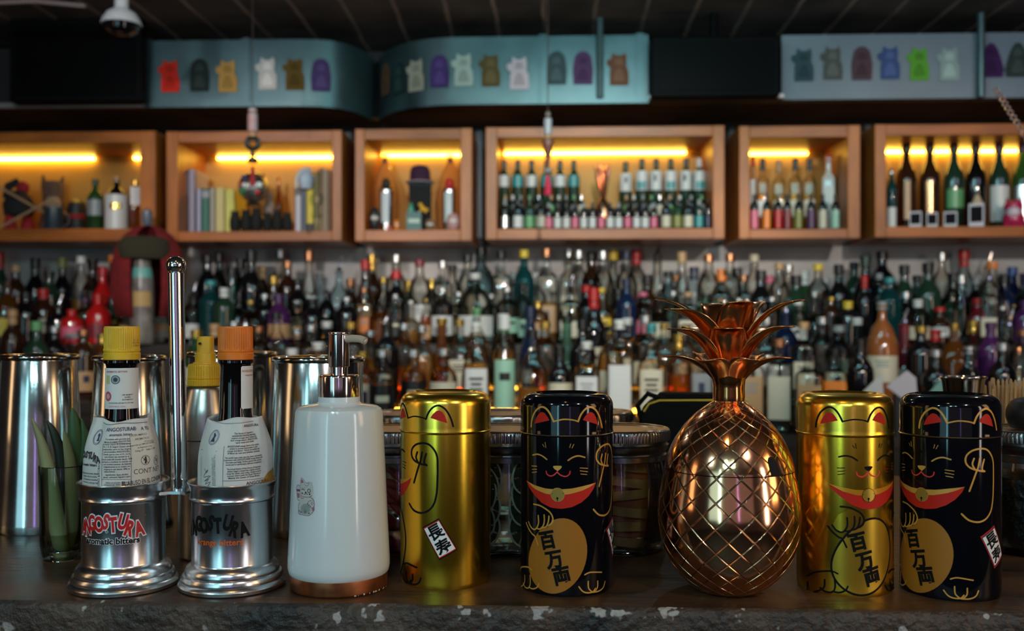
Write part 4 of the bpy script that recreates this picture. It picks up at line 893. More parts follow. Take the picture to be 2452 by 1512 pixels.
charm(1312, 2.5, 'hanging charm with grey stick, brown horn and crimson tassel', [('bead', 266, 284, 14, P('dull brown bead', (.14, .10, .08), .5), 'ball'), ('stick', 284, 324, 20, P('grey glazed stick', (.28, .27, .30), .35), 'cyl'), ('bead', 321, 333, 15, P('tan bead', (.45, .28, .14), .5), 'ball'),
      ('horn', 334, 408, 30, P('brown horn', (.15, .05, .03), .4), 'horn'), ('bead', 402, 418, 22, P('grey tuft', (.22, .2, .19), .8), 'ball'), ('tassel', 418, 468, 18, P('crimson silk', (.48, .008, .05), .7), 'tassel')], None)
# cards on the lower shelf
for j, (pts, col, lb) in enumerate([([(2048, 957), (2112, 893), (2116, 957)], (.42, .42, .42), 'white triangular folded card on lower back shelf, left of three'), ([(2122, 926), (2172, 888), (2193, 905), (2196, 942), (2160, 955)], (.40, .37, .42), 'pale lilac folded card on the lower back shelf, middle'), ([(2212, 955), (2254, 908), (2270, 925), (2276, 955)], (.12, .26, .23), 'green triangular folded card behind the steel jigger')]):
    Y = 2.47; q = [at(x, y, Y) for x, y in pts]; c = q[0]
    zb0 = TB[0][2]; zm = min(v.z for v in q)
    t = thing('folded_card', lb, 'card', (c.x, Y, zb0))
    cx_ = sum(v.x for v in q)/len(q)-c.x
    poly = [(v.x-c.x, v.z-zb0) for v in q][::-1] if j != 9 else 0
    if sum(poly[i][0]*poly[(i+1) % len(poly)][1]-poly[(i+1) % len(poly)][0]*poly[i][1] for i in range(len(poly))) < 0: poly = poly[::-1]
    G().prism(poly, -.001, .001).build('card', P(f'card {j}', col, .7), t)
    G().box(cx_-.025, cx_+.025, .002, .02, 0, zm-zb0+.012).build('card_stand', blackp, t)
# ================================================================ FOREGROUND: TEA TINS
def spot(px, D):                       # on the bar top at planar depth D
    p = W(px, 800, D); return Vector((p.x, p.y, BAR))
R0 = .037; SEAM = .1235; TOPZ = .1555
BLK = spot(1357, .774); GLD = spot(1067, .792)
def zb(pos, zx, zy, ox, oy, sc_=2.01, R=R0):
    a, z = hit(Vector((pos.x, pos.y, 0)), R, ox+zx/sc_, oy+zy/sc_); return a, z-BAR
FACE = rad(-11)
def B(*pts): 
    out = []
    for i in range(0, len(pts), 2):
        a, z = zb(BLK, pts[i], pts[i+1], 1200, 760); out.append(((a-FACE)*R0, z))
    return out
def BL(*pts):                          # lid drawing, zero angle
    return [(u+FACE*R0, z) for u, z in B(*pts)]
def Q(*pts):
    out = []
    for i in range(0, len(pts), 2):
        a, z = zb(GLD, pts[i], pts[i+1], 640, 760); out.append(((a-rad(-96))*R0, z))
    return out
def cat_body(kind, name, parent):
    K = {'black': (1, 1.0), 'gold': (0, .9)}[kind]
    LN = 1 if kind == 'black' else 0    # line colour index: gold ink on black, black ink on gold
    gk = 1.18 if kind == 'gold' else 1; thin = .00055*gk; md = .0011*gk; th = .00135*gk
    p = Print()
    # 0 black 1 gold 2 red 3 belly 4 bell 5 white 6 bright red
    c = B(273, 1150)[0]
    bel = []
    for k in range(40):
        t = k*PI/20; x = 140*math.cos(t); y = 184*math.sin(t); a = rad(9)
        bel += [273+x*math.cos(a)+y*math.sin(a)*-1, 1150+x*math.sin(a)*.4+y*math.cos(a)]
    bl = B(*bel); p.fill(bl, 3, 1)
    if kind == 'gold': p.stroke(bl, th, 0, 2, True, True)
    for (a, b) in (((200, 612), (208, 625)), ((212, 603), (216, 628)), ((330, 628), (335, 610)), ((341, 630), (350, 612))): p.stroke(B(*a, *b), thin*.9, LN)
    p.stroke(B(153, 664, 175, 660, 198, 668, 220, 685), md, LN); p.stroke(B(322, 690, 345, 675, 372, 668, 403, 675), md, LN)
    p.fill(B(252, 717, 290, 717, 286, 730, 276, 738, 272, 742, 266, 737, 256, 730), LN, 2, True)
    p.stroke(B(271, 738, 270, 750), thin, 6)
    p.stroke(B(217, 742, 222, 757, 240, 765, 258, 757, 270, 747, 285, 760, 310, 767, 328, 757, 332, 742), md*.85, 6)
    for q_ in ((148, 716, 172, 718), (150, 733, 172, 732), (150, 748, 172, 745), (380, 726, 416, 728), (380, 740, 415, 744), (383, 755, 412, 758)): p.stroke(B(*q_), thin, LN)
    top = (123, 786, 160, 808, 215, 825, 272, 830, 340, 825, 400, 812, 455, 797)
    p.fill(B(*top, 445, 825, 420, 862, 385, 893, 340, 915, 290, 923, 240, 917, 195, 893, 160, 855, 135, 818), 2, 2)
    p.fill(B(*top, 425, 818, 390, 835, 330, 852, 272, 857, 215, 850, 165, 828), 1 if kind == 'black' else 7, 3)
    cc = B(272, 855)[0]; p.disc(cc, .0052, 4, 4); p.ring(cc, .0052, .0003, 0 if kind == 'gold' else 1, 5)
    p.disc(B(271, 872)[0], .0009, 0, 6); p.stroke(B(271, 872, 271, 886), .0006, 0, 6); p.stroke(B(240, 850, 304, 848), .0003, 0, 6)
    # the arm that rests on the belly
    p.fill(B(135, 985, 145, 1008, 160, 1020, 178, 1018, 205, 1018, 225, 1010, 240, 998, 250, 975, 243, 950, 225, 930, 190, 915, 150, 940), 8, 3, False)
    for q_ in ((158, 900, 190, 908, 225, 930, 243, 950, 250, 975, 242, 995, 228, 1005), (134, 985, 145, 1010, 160, 1022, 172, 1015, 181, 992, 180, 955), (172, 1015, 187, 1020, 203, 1005, 209, 980, 208, 952), (200, 1015, 218, 1008, 228, 985, 231, 958), (228, 1005, 244, 990, 250, 972)): p.stroke(B(*q_), th*.85, LN, 5)
    p.stroke([(-.0305, .0535), (-.027, .0495), (-.0225, .046), (-.0195, .0445), (-.0165, .0385)], th*.85, LN, 5)
    # kanji on the belly
    for ch, (x, y) in (('百', (222, 1075)), ('万', (256, 1168)), ('両', (291, 1247))):
        p.text(ch, B(x, y)[0], .0148, 0, 4, bold=.04, rot=rad(14), sx=.95)
    # feet
    for q_ in ((62, 1220, 100, 1204, 130, 1203, 150, 1218), (60, 1250, 66, 1285, 90, 1303, 112, 1285, 116, 1243), (108, 1280, 118, 1300, 135, 1303, 142, 1280, 141, 1243), (135, 1300, 155, 1308, 175, 1300, 183, 1282),
               (402, 1240, 430, 1228, 482, 1228), (374, 1298, 392, 1320, 415, 1327, 440, 1322, 452, 1305), (418, 1272, 420, 1305, 436, 1322), (463, 1270, 462, 1300, 448, 1322), (440, 1324, 470, 1318, 490, 1300, 498, 1272)): p.stroke(B(*q_), th*.8, LN, 5)
    # the raised paw on the cat's side
    for q_ in ((764, 713, 735, 705, 708, 690, 695, 665, 697, 635, 715, 614, 745, 607, 775, 612, 800, 635, 817, 670, 820, 720, 819, 790, 815, 850, 802, 900, 775, 932, 740, 943, 705, 930, 684, 898), (722, 650, 716, 675, 724, 697), (745, 650, 738, 690, 728, 720, 706, 797), (765, 658, 757, 685, 756, 705, 768, 713)): p.stroke(Q(*q_), th, LN, 2)
    # wish tag
    cn = Q(747, 1012, 825, 968, 916, 1120, 828, 1170); m = Vector((sum(a[0] for a in cn)/4, sum(a[1] for a in cn)/4))
    sh = lambda k: [tuple(m+(Vector(a)-m)*k) for a in cn]
    p.fill(cn, 2 if kind == 'black' else 0, 2); p.fill(sh(.93), 9 if kind == 'black' else 2, 3); p.fill(sh(.87), 5, 4)
    up = (Vector(cn[0])+Vector(cn[1])-Vector(cn[2])-Vector(cn[3])); ro = math.atan2(up.y, up.x)-PI/2
    d = up.normalized()
    p.text('長', m+d*.0062, .0128, 0, 5, bold=.03, rot=ro); p.text('寿', m-d*.0072, .0128, 0, 5, bold=.03, rot=ro)
    mats = [ink_black, ink_gold, ink_red, ink_belly if kind == 'black' else ink_bellyg, ink_bell if kind == 'black' else P('bell ink on gold', (.60, .38, .05), .3, .8), ink_white, ink_red2, P('orange gold ink', (.80, .34, .02), .3, .6), black_m if kind == 'black' else gold_m, P('tag margin ink', (.02, .01, .05), .4)]
    return p, mats
def cat_lid(kind):
    LN = 1 if kind == 'black' else 0; th = .00145; p = Print()
    p.fill(BL(162, 513, 168, 492, 176, 474, 190, 459, 200, 457, 212, 463, 224, 480, 233, 497), 2, 2)
    p.fill(BL(392, 495, 404, 476, 420, 460, 432, 456, 444, 463, 455, 482, 464, 517), 2, 2)
    p.stroke(BL(146, 527, 150, 492, 163, 458, 183, 437, 200, 432, 218, 441, 235, 463, 247, 488, 253, 502), th, LN)
    p.stroke(BL(253, 502, 300, 492, 345, 495, 370, 502), th*.75, LN)
    p.stroke(BL(370, 502, 383, 470, 403, 444, 424, 433, 442, 437, 460, 455, 475, 490, 484, 531), th, LN)
    return p, [ink_black, ink_gold, ink_red]
def tin(kind, pos, face, lidrot, label, lean=0):
    t = thing('tea_tin', label, 'tin', pos, facing(pos))
    m, ml = (gold_m, gold_lid) if kind == 'gold' else (black_m, black_m)
    prof = [(0, .0022), (.0345, .0022), (.0355, .001), (.0362, 0), (.0367, .0015), (R0, .004), (R0, SEAM-.001), (.0360, SEAM), (0, SEAM)]
    b = G().lathe(prof, 96).build('body', m, t)
    tp = TOPZ; lp = [(.0362, SEAM-.0005)]+[(.0373, SEAM), (.0375, SEAM+.0008), (.0373, SEAM+.0014), (.0372, SEAM+.004), (.0372, tp-.0105)]
    lp += [(.0372-.0100*(1-math.cos(k*PI/2/9)), tp-.0105+.0098*math.sin(k*PI/2/9)) for k in range(1, 10)]
    lp += [(.0268, tp-.0006), (.0262, tp-.0004), (.0254, tp-.0012), (.0247, tp-.0020), (0, tp-.0020)]
    lid = G().lathe(lp, 96).build('lid', ml, t)
    G().lathe([(.0374, SEAM-.0003), (.0379, SEAM+.0002), (.0374, SEAM+.0008)], 96).build('lid_bead', gold_line if kind == 'black' else gold_lid, lid)
    p, mats = cat_body(kind, '', t); p.lay('cat_drawing', wrapf(R0, None, face), mats, b)
    p, mats = cat_lid(kind); outer = [(r, z) for r, z in lp if z < tp-.0006]
    p.lay('cat_ears_drawing', wrapf(R0, outer[1:], lidrot), mats, lid)
    return t
tin('gold', GLD, rad(-96), rad(-38), 'gold lucky cat tea tin right of the white dispenser, its raised paw in view')
tin('black', BLK, FACE, rad(0), 'black lucky cat tea tin beside the copper pineapple, smiling face forward')
tin('gold', spot(2022, .772), rad(28), rad(13.5), 'gold lucky cat tea tin right of the copper pineapple, belly sign facing forward')
tin('black', spot(2274, .760), rad(-32), rad(13), 'black lucky cat tea tin standing farthest right on the bar')
# ================================================================ SOAP DISPENSER
SD = spot(812, .770)
t = thing('soap_dispenser', 'white glazed soap dispenser with chrome pump, copper base and small cat sticker', 'soap dispenser', SD, facing(SD))
sp = [(.0385, .0118), (.0398, .0135), (.0405, .018), (.0403, .024), (.0385, .060), (.0367, .100), (.0352, .130), (.0345, .1395), (.0335, .1425), (.0300, .1445), (.0180, .1465), (.0165, .148), (.0165, .152), (0, .152)]
body = G().lathe([(0, .0118)]+sp, 96).build('body', ceramic, t)
G().lathe(fil([(0, 0), (.0375, 0), (.0385, .0015), (.0388, .0125), (.034, .0125)], .0006), 96).build('base_band', P('scuffed copper band', (.50, .17, .07), .25, .9, noise=(70, .5, .45)), t)
g = G(); rn = random.Random(3)
for k in range(16):
    a_ = rn.uniform(.0, 1.25); w_ = rn.uniform(.008, .04)
    g.lathe([(.0386, .0006), (.0391, .0006+rn.uniform(.0003, .001)), (.0389, rn.uniform(.0014, .0022))], 4, ang=(a_, a_+w_))
g.build('chipped_rim', P('bare ceramic chip', (.55, .42, .32), .7), t)
G().lathe(fil([(.0150, .146), (.0162, .1465), (.0163, .168), (.0155, .1695), (.0080, .1698), (0, .1698)], .0008), 48).build('collar', chrome, t)
G().lathe([(.0068, .169), (.0070, .177), (0, .177)], 32).build('pump_stem', chrome, t)
G().lathe(fil([(.0072, .1755), (.0082, .176), (.0082, .2015), (.0086, .202), (.0086, .2034), (0, .2036)], .0003), 40).build('pump_head', chrome, t)
G().tube([(.003, -.002, .1975), (.010, -.007, .1985), (.0165, -.012, .1982), (.0205, -.015, .1965)], [.0032, .0031, .0030, .0031], 16).build('nozzle', P('clear plastic nozzle', (.70, .58, .48), .15, trans=.4), t)
G().tube([(.0203, -.0149, .19665), (.0209, -.0153, .1961)], [.0016, .0016], 12).build('nozzle_opening', P('nozzle hole', (.75, .70, .62), .4), t)
def DS(*pts, ox=690, oy=1130, k=12.6):
    out = []
    for i in range(0, len(pts), 2):
        a, z = hit(Vector((SD.x, SD.y, 0)), lambda zz: interp(sp[3:8], zz-BAR if zz > 1 else zz), ox+pts[i]/k, oy+pts[i+1]/k); out.append((a*.036, z-BAR))
    return out
p = Print()      # little beckoning cat sticker
p.fill(DS(380, 230, 415, 180, 450, 215, 500, 280, 545, 340, 660, 290, 740, 330, 750, 430, 765, 560, 760, 680, 720, 730, 770, 800, 800, 930, 790, 1060, 800, 1150, 740, 1230, 630, 1330, 440, 1300, 330, 1260, 310, 1120, 305, 1000, 350, 900, 290, 850, 275, 640, 250, 500, 270, 420, 320, 400, 375, 450), 0, 1)
p.fill(DS(395, 260, 420, 220, 450, 270, 480, 330, 400, 350), 3, 2)
p.stroke(DS(378, 700, 372, 480, 385, 250, 415, 190, 455, 220, 545, 335, 640, 335), .0003, 1); p.stroke(DS(378, 690, 420, 740, 540, 770, 650, 765, 725, 715), .0004, 4)
p.stroke(DS(372, 450, 330, 405, 280, 425, 255, 500, 265, 580, 275, 760, 300, 850, 350, 875), .0004, 1); p.fill(DS(258, 525, 365, 535, 362, 600, 260, 590), 2, 2); p.fill(DS(285, 640, 350, 660, 355, 780, 300, 800, 280, 730), 3, 2)
p.stroke(DS(490, 360, 520, 420, 570, 435, 620, 400, 625, 350), .0003, 1); p.stroke(DS(415, 545, 460, 530, 505, 565), .0005, 5)
for x in (415, 440, 475, 510): p.stroke(DS(x, 510, x+10, 480), .0002, 5)
p.ring(DS(635, 580)[0], .0013, .0005, 5); p.disc(DS(540, 630)[0], .0007, 5, 3); p.stroke(DS(475, 670, 500, 690, 540, 660, 580, 692, 605, 668), .0004, 5)
p.fill(DS(415, 620, 450, 640, 440, 690, 415, 670), 5, 2); p.fill(DS(635, 660, 680, 655, 665, 715, 640, 700), 5, 2)
p.stroke(DS(395, 735, 400, 800, 470, 800), .0006, 6); p.stroke(DS(640, 770, 700, 775), .0005, 3)
p.fill(DS(400, 1250, 390, 1060, 470, 970, 560, 960, 640, 1050, 670, 1160, 640, 1280, 520, 1290), 7, 2)
for k in range(9):
    a_ = rad(160-k*17.5); x, y = 520+170*math.cos(a_), 1230-250*math.sin(a_)
    p.stroke(DS(520, 1250, x, y), .00022, 8, 3)
p.stroke(DS(705, 800, 760, 850, 790, 930, 790, 1030, 770, 1080), .0005, 1); p.stroke(DS(720, 880, 640, 890, 600, 940, 600, 1010, 650, 1070, 710, 1100), .0004, 1)
p.ring(DS(725, 960)[0], .0008, .0003, 2); p.fill(DS(710, 1090, 800, 1060, 795, 1150, 740, 1200), 3, 2); p.fill(DS(740, 1110, 770, 1110, 755, 1170), 6, 3)
p.stroke(DS(350, 930, 315, 1010, 312, 1150, 320, 1260, 430, 1300, 620, 1330, 740, 1230, 800, 1140), .0004, 1)
for x, y in ((600, 970), (640, 1010), (680, 1045), (345, 1180), (375, 1215), (410, 1220), (640, 1260)): p.disc(DS(x, y)[0], .00045, 5, 4)
p.lay('cat_sticker', lambda u, v, h: ((interp(sp, v)+h+.0001)*math.sin(u/.036), -(interp(sp, v)+h+.0001)*math.cos(u/.036), v),
      [P('sticker base', (.52, .50, .47), .4), ink_purple, P('dark violet print', (.12, .06, .16), .5), P('dusty pink print', (.34, .12, .17), .5), P('plum print', (.20, .07, .14), .5), ink_black, P('coral print', (.5, .14, .10), .5), P('grey green print', (.30, .35, .33), .5), P('shell line print', (.10, .15, .15), .5)], body)
# ================================================================ COPPER PINEAPPLE
PP = spot(1745, .757)
t = thing('pineapple_cup', 'large engraved copper pineapple cup with leafy crown lid between the tea tins', 'cocktail cup', PP, facing(PP))
def eng(name, col, rough):
    m = bpy.data.materials.new(name); m.use_nodes = True; nt = m.node_tree; b = nt.nodes['Principled BSDF']; N = nt.nodes.new; L = nt.links.new
    b.inputs['Metallic'].default_value = 1; b.inputs['Roughness'].default_value = rough
    tc = N('ShaderNodeUVMap'); sp_ = N('ShaderNodeSeparateXYZ'); L(tc.outputs[0], sp_.inputs[0]); hs = []
    for i in (0, 1):
        pp = N('ShaderNodeMath'); pp.operation = 'PINGPONG'; pp.inputs[1].default_value = .5; L(sp_.outputs[i], pp.inputs[0])
        mr = N('ShaderNodeMapRange'); mr.interpolation_type = 'SMOOTHSTEP'; mr.inputs[1].default_value = 0; mr.inputs[2].default_value = .062; L(pp.outputs[0], mr.inputs[0]); hs.append(mr)
    mn = N('ShaderNodeMath'); mn.operation = 'MINIMUM'; L(hs[0].outputs[0], mn.inputs[0]); L(hs[1].outputs[0], mn.inputs[1])
    bp = N('ShaderNodeBump'); bp.inputs['Strength'].default_value = .85; bp.inputs['Distance'].default_value = .0011; L(mn.outputs[0], bp.inputs['Height'])
    n = N('ShaderNodeTexNoise'); n.inputs['Scale'].default_value = 26; tc2 = N('ShaderNodeTexCoord'); L(tc2.outputs['Object'], n.inputs[0])
    b2 = N('ShaderNodeBump'); b2.inputs['Strength'].default_value = .12; b2.inputs['Distance'].default_value = .004; L(n.outputs[0], b2.inputs['Height']); L(bp.outputs[0], b2.inputs['Normal']); L(b2.outputs[0], b.inputs['Normal'])
    mx = N('ShaderNodeMixRGB'); mx.inputs[1].default_value = (min(1, col[0]*1.15), col[1]*1.2, col[2]*1.2, 1); mx.inputs[2].default_value = (*col, 1); L(mn.outputs[0], mx.inputs[0]); L(mx.outputs[0], b.inputs['Base Color'])
    return m
cop_e = eng('engraved copper', (.90, .48, .27), .13)
cop_l = P('leaf copper', (.84, .36, .14), .17, 1, noise=(40, .75, .26))
cop_n = P('neck copper', (.80, .33, .13), .15, 1)
pb = [(0, .002), (.014, .0015), (.018, 0), (.024, .0015), (.031, .0055), (.0385, .0125), (.0452, .022), (.0500, .0315), (.0532, .042), (.0548, .052), (.0553, .060), (.0548, .069), (.0536, .078), (.0518, .088), (.0503, .0962)]
plid = [(.0505, .0970), (.0502, .0990), (.0488, .104), (.0460, .1115), (.0420, .1195), (.0368, .1275), (.0305, .1350), (.0235, .1415), (.0170, .1462), (.0128, .1490), (.0120, .1500)]
def dense(prof, k=6):
    q = smooth_path(prof, step=k); return [(v.x, v.y) for v in q]
def engrave(prof, name, t0):
    pr = dense(prof, 7); n = 160; g = G(); g.uv = []; NN = 18; tt = t0; last = None; vs = []
    for (r, z) in pr:
        if last is not None: tt += math.hypot(r-last[0], z-last[1])*NN/(2*PI*max(r, .012))*1.02
        last = (r, z)
        for i in range(n+1):
            a = 2*PI*i/n; vs.append((r*math.sin(a), -r*math.cos(a), z)); u = NN*i/n; g.uv.append((u+tt, u-tt))
    g.add(vs, [(j*(n+1)+i, j*(n+1)+i+1, (j+1)*(n+1)+i+1, (j+1)*(n+1)+i) for j in range(len(pr)-1) for i in range(n)])
    return g.build(name, cop_e, t), tt
bowl, tt = engrave(pb[2:], 'bowl', 0)
G().lathe([(0, .002), (.014, .0018), (.018, .0)], 48).build('foot', cop_n, t)
lid, _ = engrave(plid, 'lid', tt)
G().lathe([(.0490, .0955), (.0497, .0966), (.0490, .0975)], 96).build('seam_ring', P('dark seam', (.04, .015, .008), .5, .5), t)
# straw notch in the lid
an = math.asin(112/165.0); g = G()
pr = dense(plid, 7)
vsn = []; 
for k, (zz_, hw) in enumerate([(.0968, .0052), (.1010, .0050), (.1050, .0046), (.1085, .0036), (.1104, .0018), (.1108, .0004)]):
    r = interp(pr, zz_)+.00045
    for s in (-1, 1): a = an+s*hw/r*.9-(.02 if zz_ > .1 else 0)*(zz_-.0968)/.014*2; vsn.append((r*math.sin(a), -r*math.cos(a), zz_))
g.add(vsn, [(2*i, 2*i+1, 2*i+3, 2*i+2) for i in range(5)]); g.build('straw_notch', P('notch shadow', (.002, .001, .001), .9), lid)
neck = [(.0121, .1495), (.0124, .153), (.0122, .160), (.0128, .166), (.0150, .171), (.0150, .173)]
cr = G().lathe(neck, 48).build('crown', cop_n, t)
def leaf(az, rt, zt_, wd, z0=.168, r0=.0125):
    g = G(); vs = []; n = 14; m = 8; az = rad(az)
    P0, P1, P2, P3 = Vector((r0-.002, z0)), Vector((r0+.004+.12*(rt-r0), z0+.72*(zt_-z0))), Vector((rt*.62+r0*.2, z0+.93*(zt_-z0)+.002)), Vector((rt, zt_))
    for i in range(n+1):
        s = i/n; c = P0*(1-s)**3+3*P1*s*(1-s)**2+3*P2*s*s*(1-s)+P3*s**3
        e = min(1, s+.03); d = (-3*P0*(1-e)**2+3*P1*((1-e)**2-2*e*(1-e))+3*P2*(2*e*(1-e)-e*e)+3*P3*e*e).normalized(); nn = Vector((-d.y, d.x))
        wd_ = wd*1.45; w_ = wd_*(.55+.62*math.sin(PI*min(1, s*1.05)**.8)) if s < .6 else wd_*(.55+.62*math.sin(PI*min(1, .63)**.8))*(1-((s-.6)/.4)**2.2)
        w_ = max(w_, wd*.10)
        for j in range(m+1):
            q = (j/m-.5)*2; off = q*w_; cup = abs(q)**2*w_*.42*(1-s**3)
            rr = c.x+nn.x*cup; zz_ = c.y+nn.y*cup
            vs.append((rr*math.sin(az)+off*math.cos(az), -rr*math.cos(az)+off*math.sin(az), zz_))
    g.add(vs, [(i*(m+1)+j, i*(m+1)+j+1, (i+1)*(m+1)+j+1, (i+1)*(m+1)+j) for i in range(n) for j in range(m)])
    o = g.build('leaf', cop_l, cr, sharp=80); s_ = o.modifiers.new('thick', 'SOLIDIFY'); s_.thickness = .0009; s_.offset = 0
for a in ((-90, .0525, .1840, .0055), (86, .0490, .1835, .0055), (-38, .0340, .1815, .0085), (38, .037, .1825, .0085), (148, .04, .184, .0100), (-148, .044, .1855, .0095)): leaf(*a, z0=.164)
for a in ((-2, .0270, .2065, .0090), (-68, .0505, .2060, .0075), (72, .0515, .2080, .0070), (130, .05, .207, .010), (-128, .048, .207, .010), (180, .04, .205, .011)): leaf(*a, z0=.170, r0=.0110)
for a in ((-96, .0585, .2300, .0050), (-60, .0555, .2215, .0085), (26, .0270, .2270, .0090), (84, .0590, .2285, .0055), (140, .040, .2280, .0085), (-150, .034, .2270, .0085)): leaf(*a, z0=.176, r0=.0085)
G().lathe([(.010, .165), (.0115, .172), (.0105, .180), (0, .182)], 24).build('crown_core', cop_l, cr)
# ================================================================ BITTERS CADDY
CA = spot(297, .774); CB_ = spot(557, .774); PB = spot(430, .777)
alu = P('polished aluminium', (.74, .74, .76), .20, 1, noise=(160, .88, .28), stretch=(1, 1, .06))
t = thing('bottle_caddy', 'silver twin bitters bottle holder with tall ball-topped centre pole', 'caddy', PB, 0)
cup = [(0, .004), (.030, .004), (.0402, .0), (.0418, .001), (.0422, .0035), (.0410, .0058), (.0396, .0066), (.0398, .0085), (.0385, .0110), (.0368, .0118), (.0370, .0140), (.0355, .0172), (.0335, .0190), (.0322, .0200), (.0317, .0215), (.0317, .0690), (.0322, .0700), (.0332, .0706), (.0335, .0716), (.0330, .0725), (.0328, .0735), (.0330, .0760), (.0335, .0800), (.0342, .0822), (.0349, .0832), (.0351, .0840), (.0347, .0847), (.0338, .0845), (.0328, .0825), (.0322, .075), (.0310, .070), (.0308, .006), (0, .0055)]
def logo(sub, c1, c2, co, txt, cx_z):
    p = Print(); pos = (CA if cx_z < 1000 else CB_)
    L_ = [('A', 105, 485, -4), ('N', 145, 478, 0), ('G', 190, 437, 6), ('O', 268, 455, 4), ('S', 347, 427, -12), ('T', 425, 460, 4), ('U', 540, 425, -14), ('R', 612, 500, -20), ('A', 722, 500, 12)]
    off = 0 if cx_z < 1000 else 1175
    for ch, zx, zy, ro in L_:
        zx2 = zx+off+(30 if off else 0)*(1 if zx < 250 else .3); 
        a, z = hit(Vector((pos.x, pos.y, 0)), .0317, 180+zx2/4.715, 1160+(zy+(12 if off else 0))/4.715)
        c = (a*.0317, z-BAR)
        for k_, (bo, mi, li) in enumerate(((.11, 1, 1), (.045, 0, 3)) if c2 else ((.05, 0, 3),)):
            p.text(ch, c, .0158, mi, li, bold=bo, rot=rad(ro), sx=.62)
    a, z = hit(Vector((pos.x, pos.y, 0)), .0317, 180+(395+off+30*(off > 0))/4.715, 1160+(645+(15 if off else 0))/4.715)
    a2 = a if off == 0 else a+.02
    for bo, mi, li in (((.09, 1, 1), (.03, 2, 3)) if c2 else ((.02, 2, 3),)):
        p.text(txt, (a2*.0317, z-BAR-.0002), .0066, mi, li, bold=bo, sx=1.02)
    a, z = hit(Vector((pos.x, pos.y, 0)), .0317, 180+(347+off+10)/4.715, 1160+540/4.715)
    p.ring((a*.0317, z-BAR), .0009, .00025, 1 if c2 else 0, 2)
    return p
for pos, sub, c, mats in ((CA, 0, (1, 1), [P('logo red', (.50, .012, .012), .35), P('logo white', (.72, .66, .70), .4), ink_black]), (CB_, 1, (1, 0), [ink_black, ink_black, P('logo orange', (.62, .10, .012), .4)])):
    cobj = G().lathe(cup, 96).build('cup', alu, t, (pos.x-PB.x, pos.y-PB.y, 0), facing(pos))
    lg = logo(sub, 1, c[1], 0, 'aromatic bitters' if sub == 0 else 'orange bitters', 552 if sub == 0 else 1777)
    lg.lay('logo', wrapf(.0317), mats, cobj)
d = (CB_-CA).normalized(); pl = PB+Vector((0, 0, 0)); pn = Vector((-d.y, d.x, 0))
A_ = CA+d*.0335-PB; B2 = CB_-d*.0335-PB
g = G(); vs = []
for z in (.0742, .0765):
    for p_, w_ in ((A_, .014), (A_+d*.006, .009), (B2-d*.006, .009), (B2, .014)):
        vs += [(p_.x+pn.x*w_, p_.y+pn.y*w_, z), (p_.x-pn.x*w_, p_.y-pn.y*w_, z)]
g.add(vs, [(0, 2, 3, 1), (2, 4, 5, 3), (4, 6, 7, 5), (8, 9, 11, 10), (10, 11, 13, 12), (12, 13, 15, 14), (1, 3, 11, 9), (3, 5, 13, 11), (5, 7, 15, 13), (0, 8, 10, 2), (2, 10, 12, 4), (4, 12, 14, 6), (0, 1, 9, 8), (6, 14, 15, 7)], 0, False)
g.build('bridge_plate', steel_satin, t)
tp_ = W(421.5, 655, .777)-PB
pole = G().tube([(0, 0, .0760), (tp_.x, tp_.y, tp_.z)], .0064, 24).build('handle_pole', P('polished pole', (.80, .80, .80), .10, 1), t)
G().ball((tp_.x, tp_.y, tp_.z+.0062), .0079, 28).build('pole_knob', P('polished pole', (.80, .80, .80), .1, 1), t)
# ================================================================ BITTERS BOTTLES
def wrinkle(seed):
    rr = random.Random(seed); ph = [rr.uniform(0, 6.28) for _ in range(6)]
    base = [(.0285, .008), (.0290, .03), (.0290, .0980), (.0286, .1060), (.0274, .1140), (.0254, .1210), (.0230, .1285), (.0214, .1340), (.0208, .1380)]
    def Rf(a, z):
        r = interp(base, z); k = max(0, min(1, (z-.088)/.04)); q = max(0, min(1, (z-.06)/.04))
        saw = lambda x: abs((x/(2*PI)) % 1-.5)*4-1
        return r*(1+.055*k*saw(6*a+ph[0]+z*30)+.028*k*saw(9*a+ph[1]-z*60)+.010*q*saw(3*a+ph[2]+z*70)+.006*math.sin(2*a+ph[3]))
    def top(a): return .1352+.0014*math.sin(2*a+ph[4])+.0008*math.sin(5*a+ph[5])
    return Rf, top
def ribbed_cap(r, z0, z1, mat, name, par, n=52):
    h = z1-z0; g = G()
    rib = lambda t_, z, q: q*(1+.016*(1 if int(t_/(2*PI)*n*2+.5) % 2 else -1)) if z0+.34*h*.75 < z < z1-.0012 and q > r*.9 else q
    g.lathe([(r*.95, z0), (r*1.035, z0+.0004), (r*1.045, z0+.0052), (r*1.01, z0+.0058), (r*.985, z0+.0062), (r*1.02, z0+.0068), (r*1.02, z0+.0084), (r*.99, z0+.009), (r*.985, z1-.0015), (r*.96, z1-.0003), (r*.9, z1), (0, z1)], n*2, fr=rib)
    return g.build(name, mat, par, sharp=18)
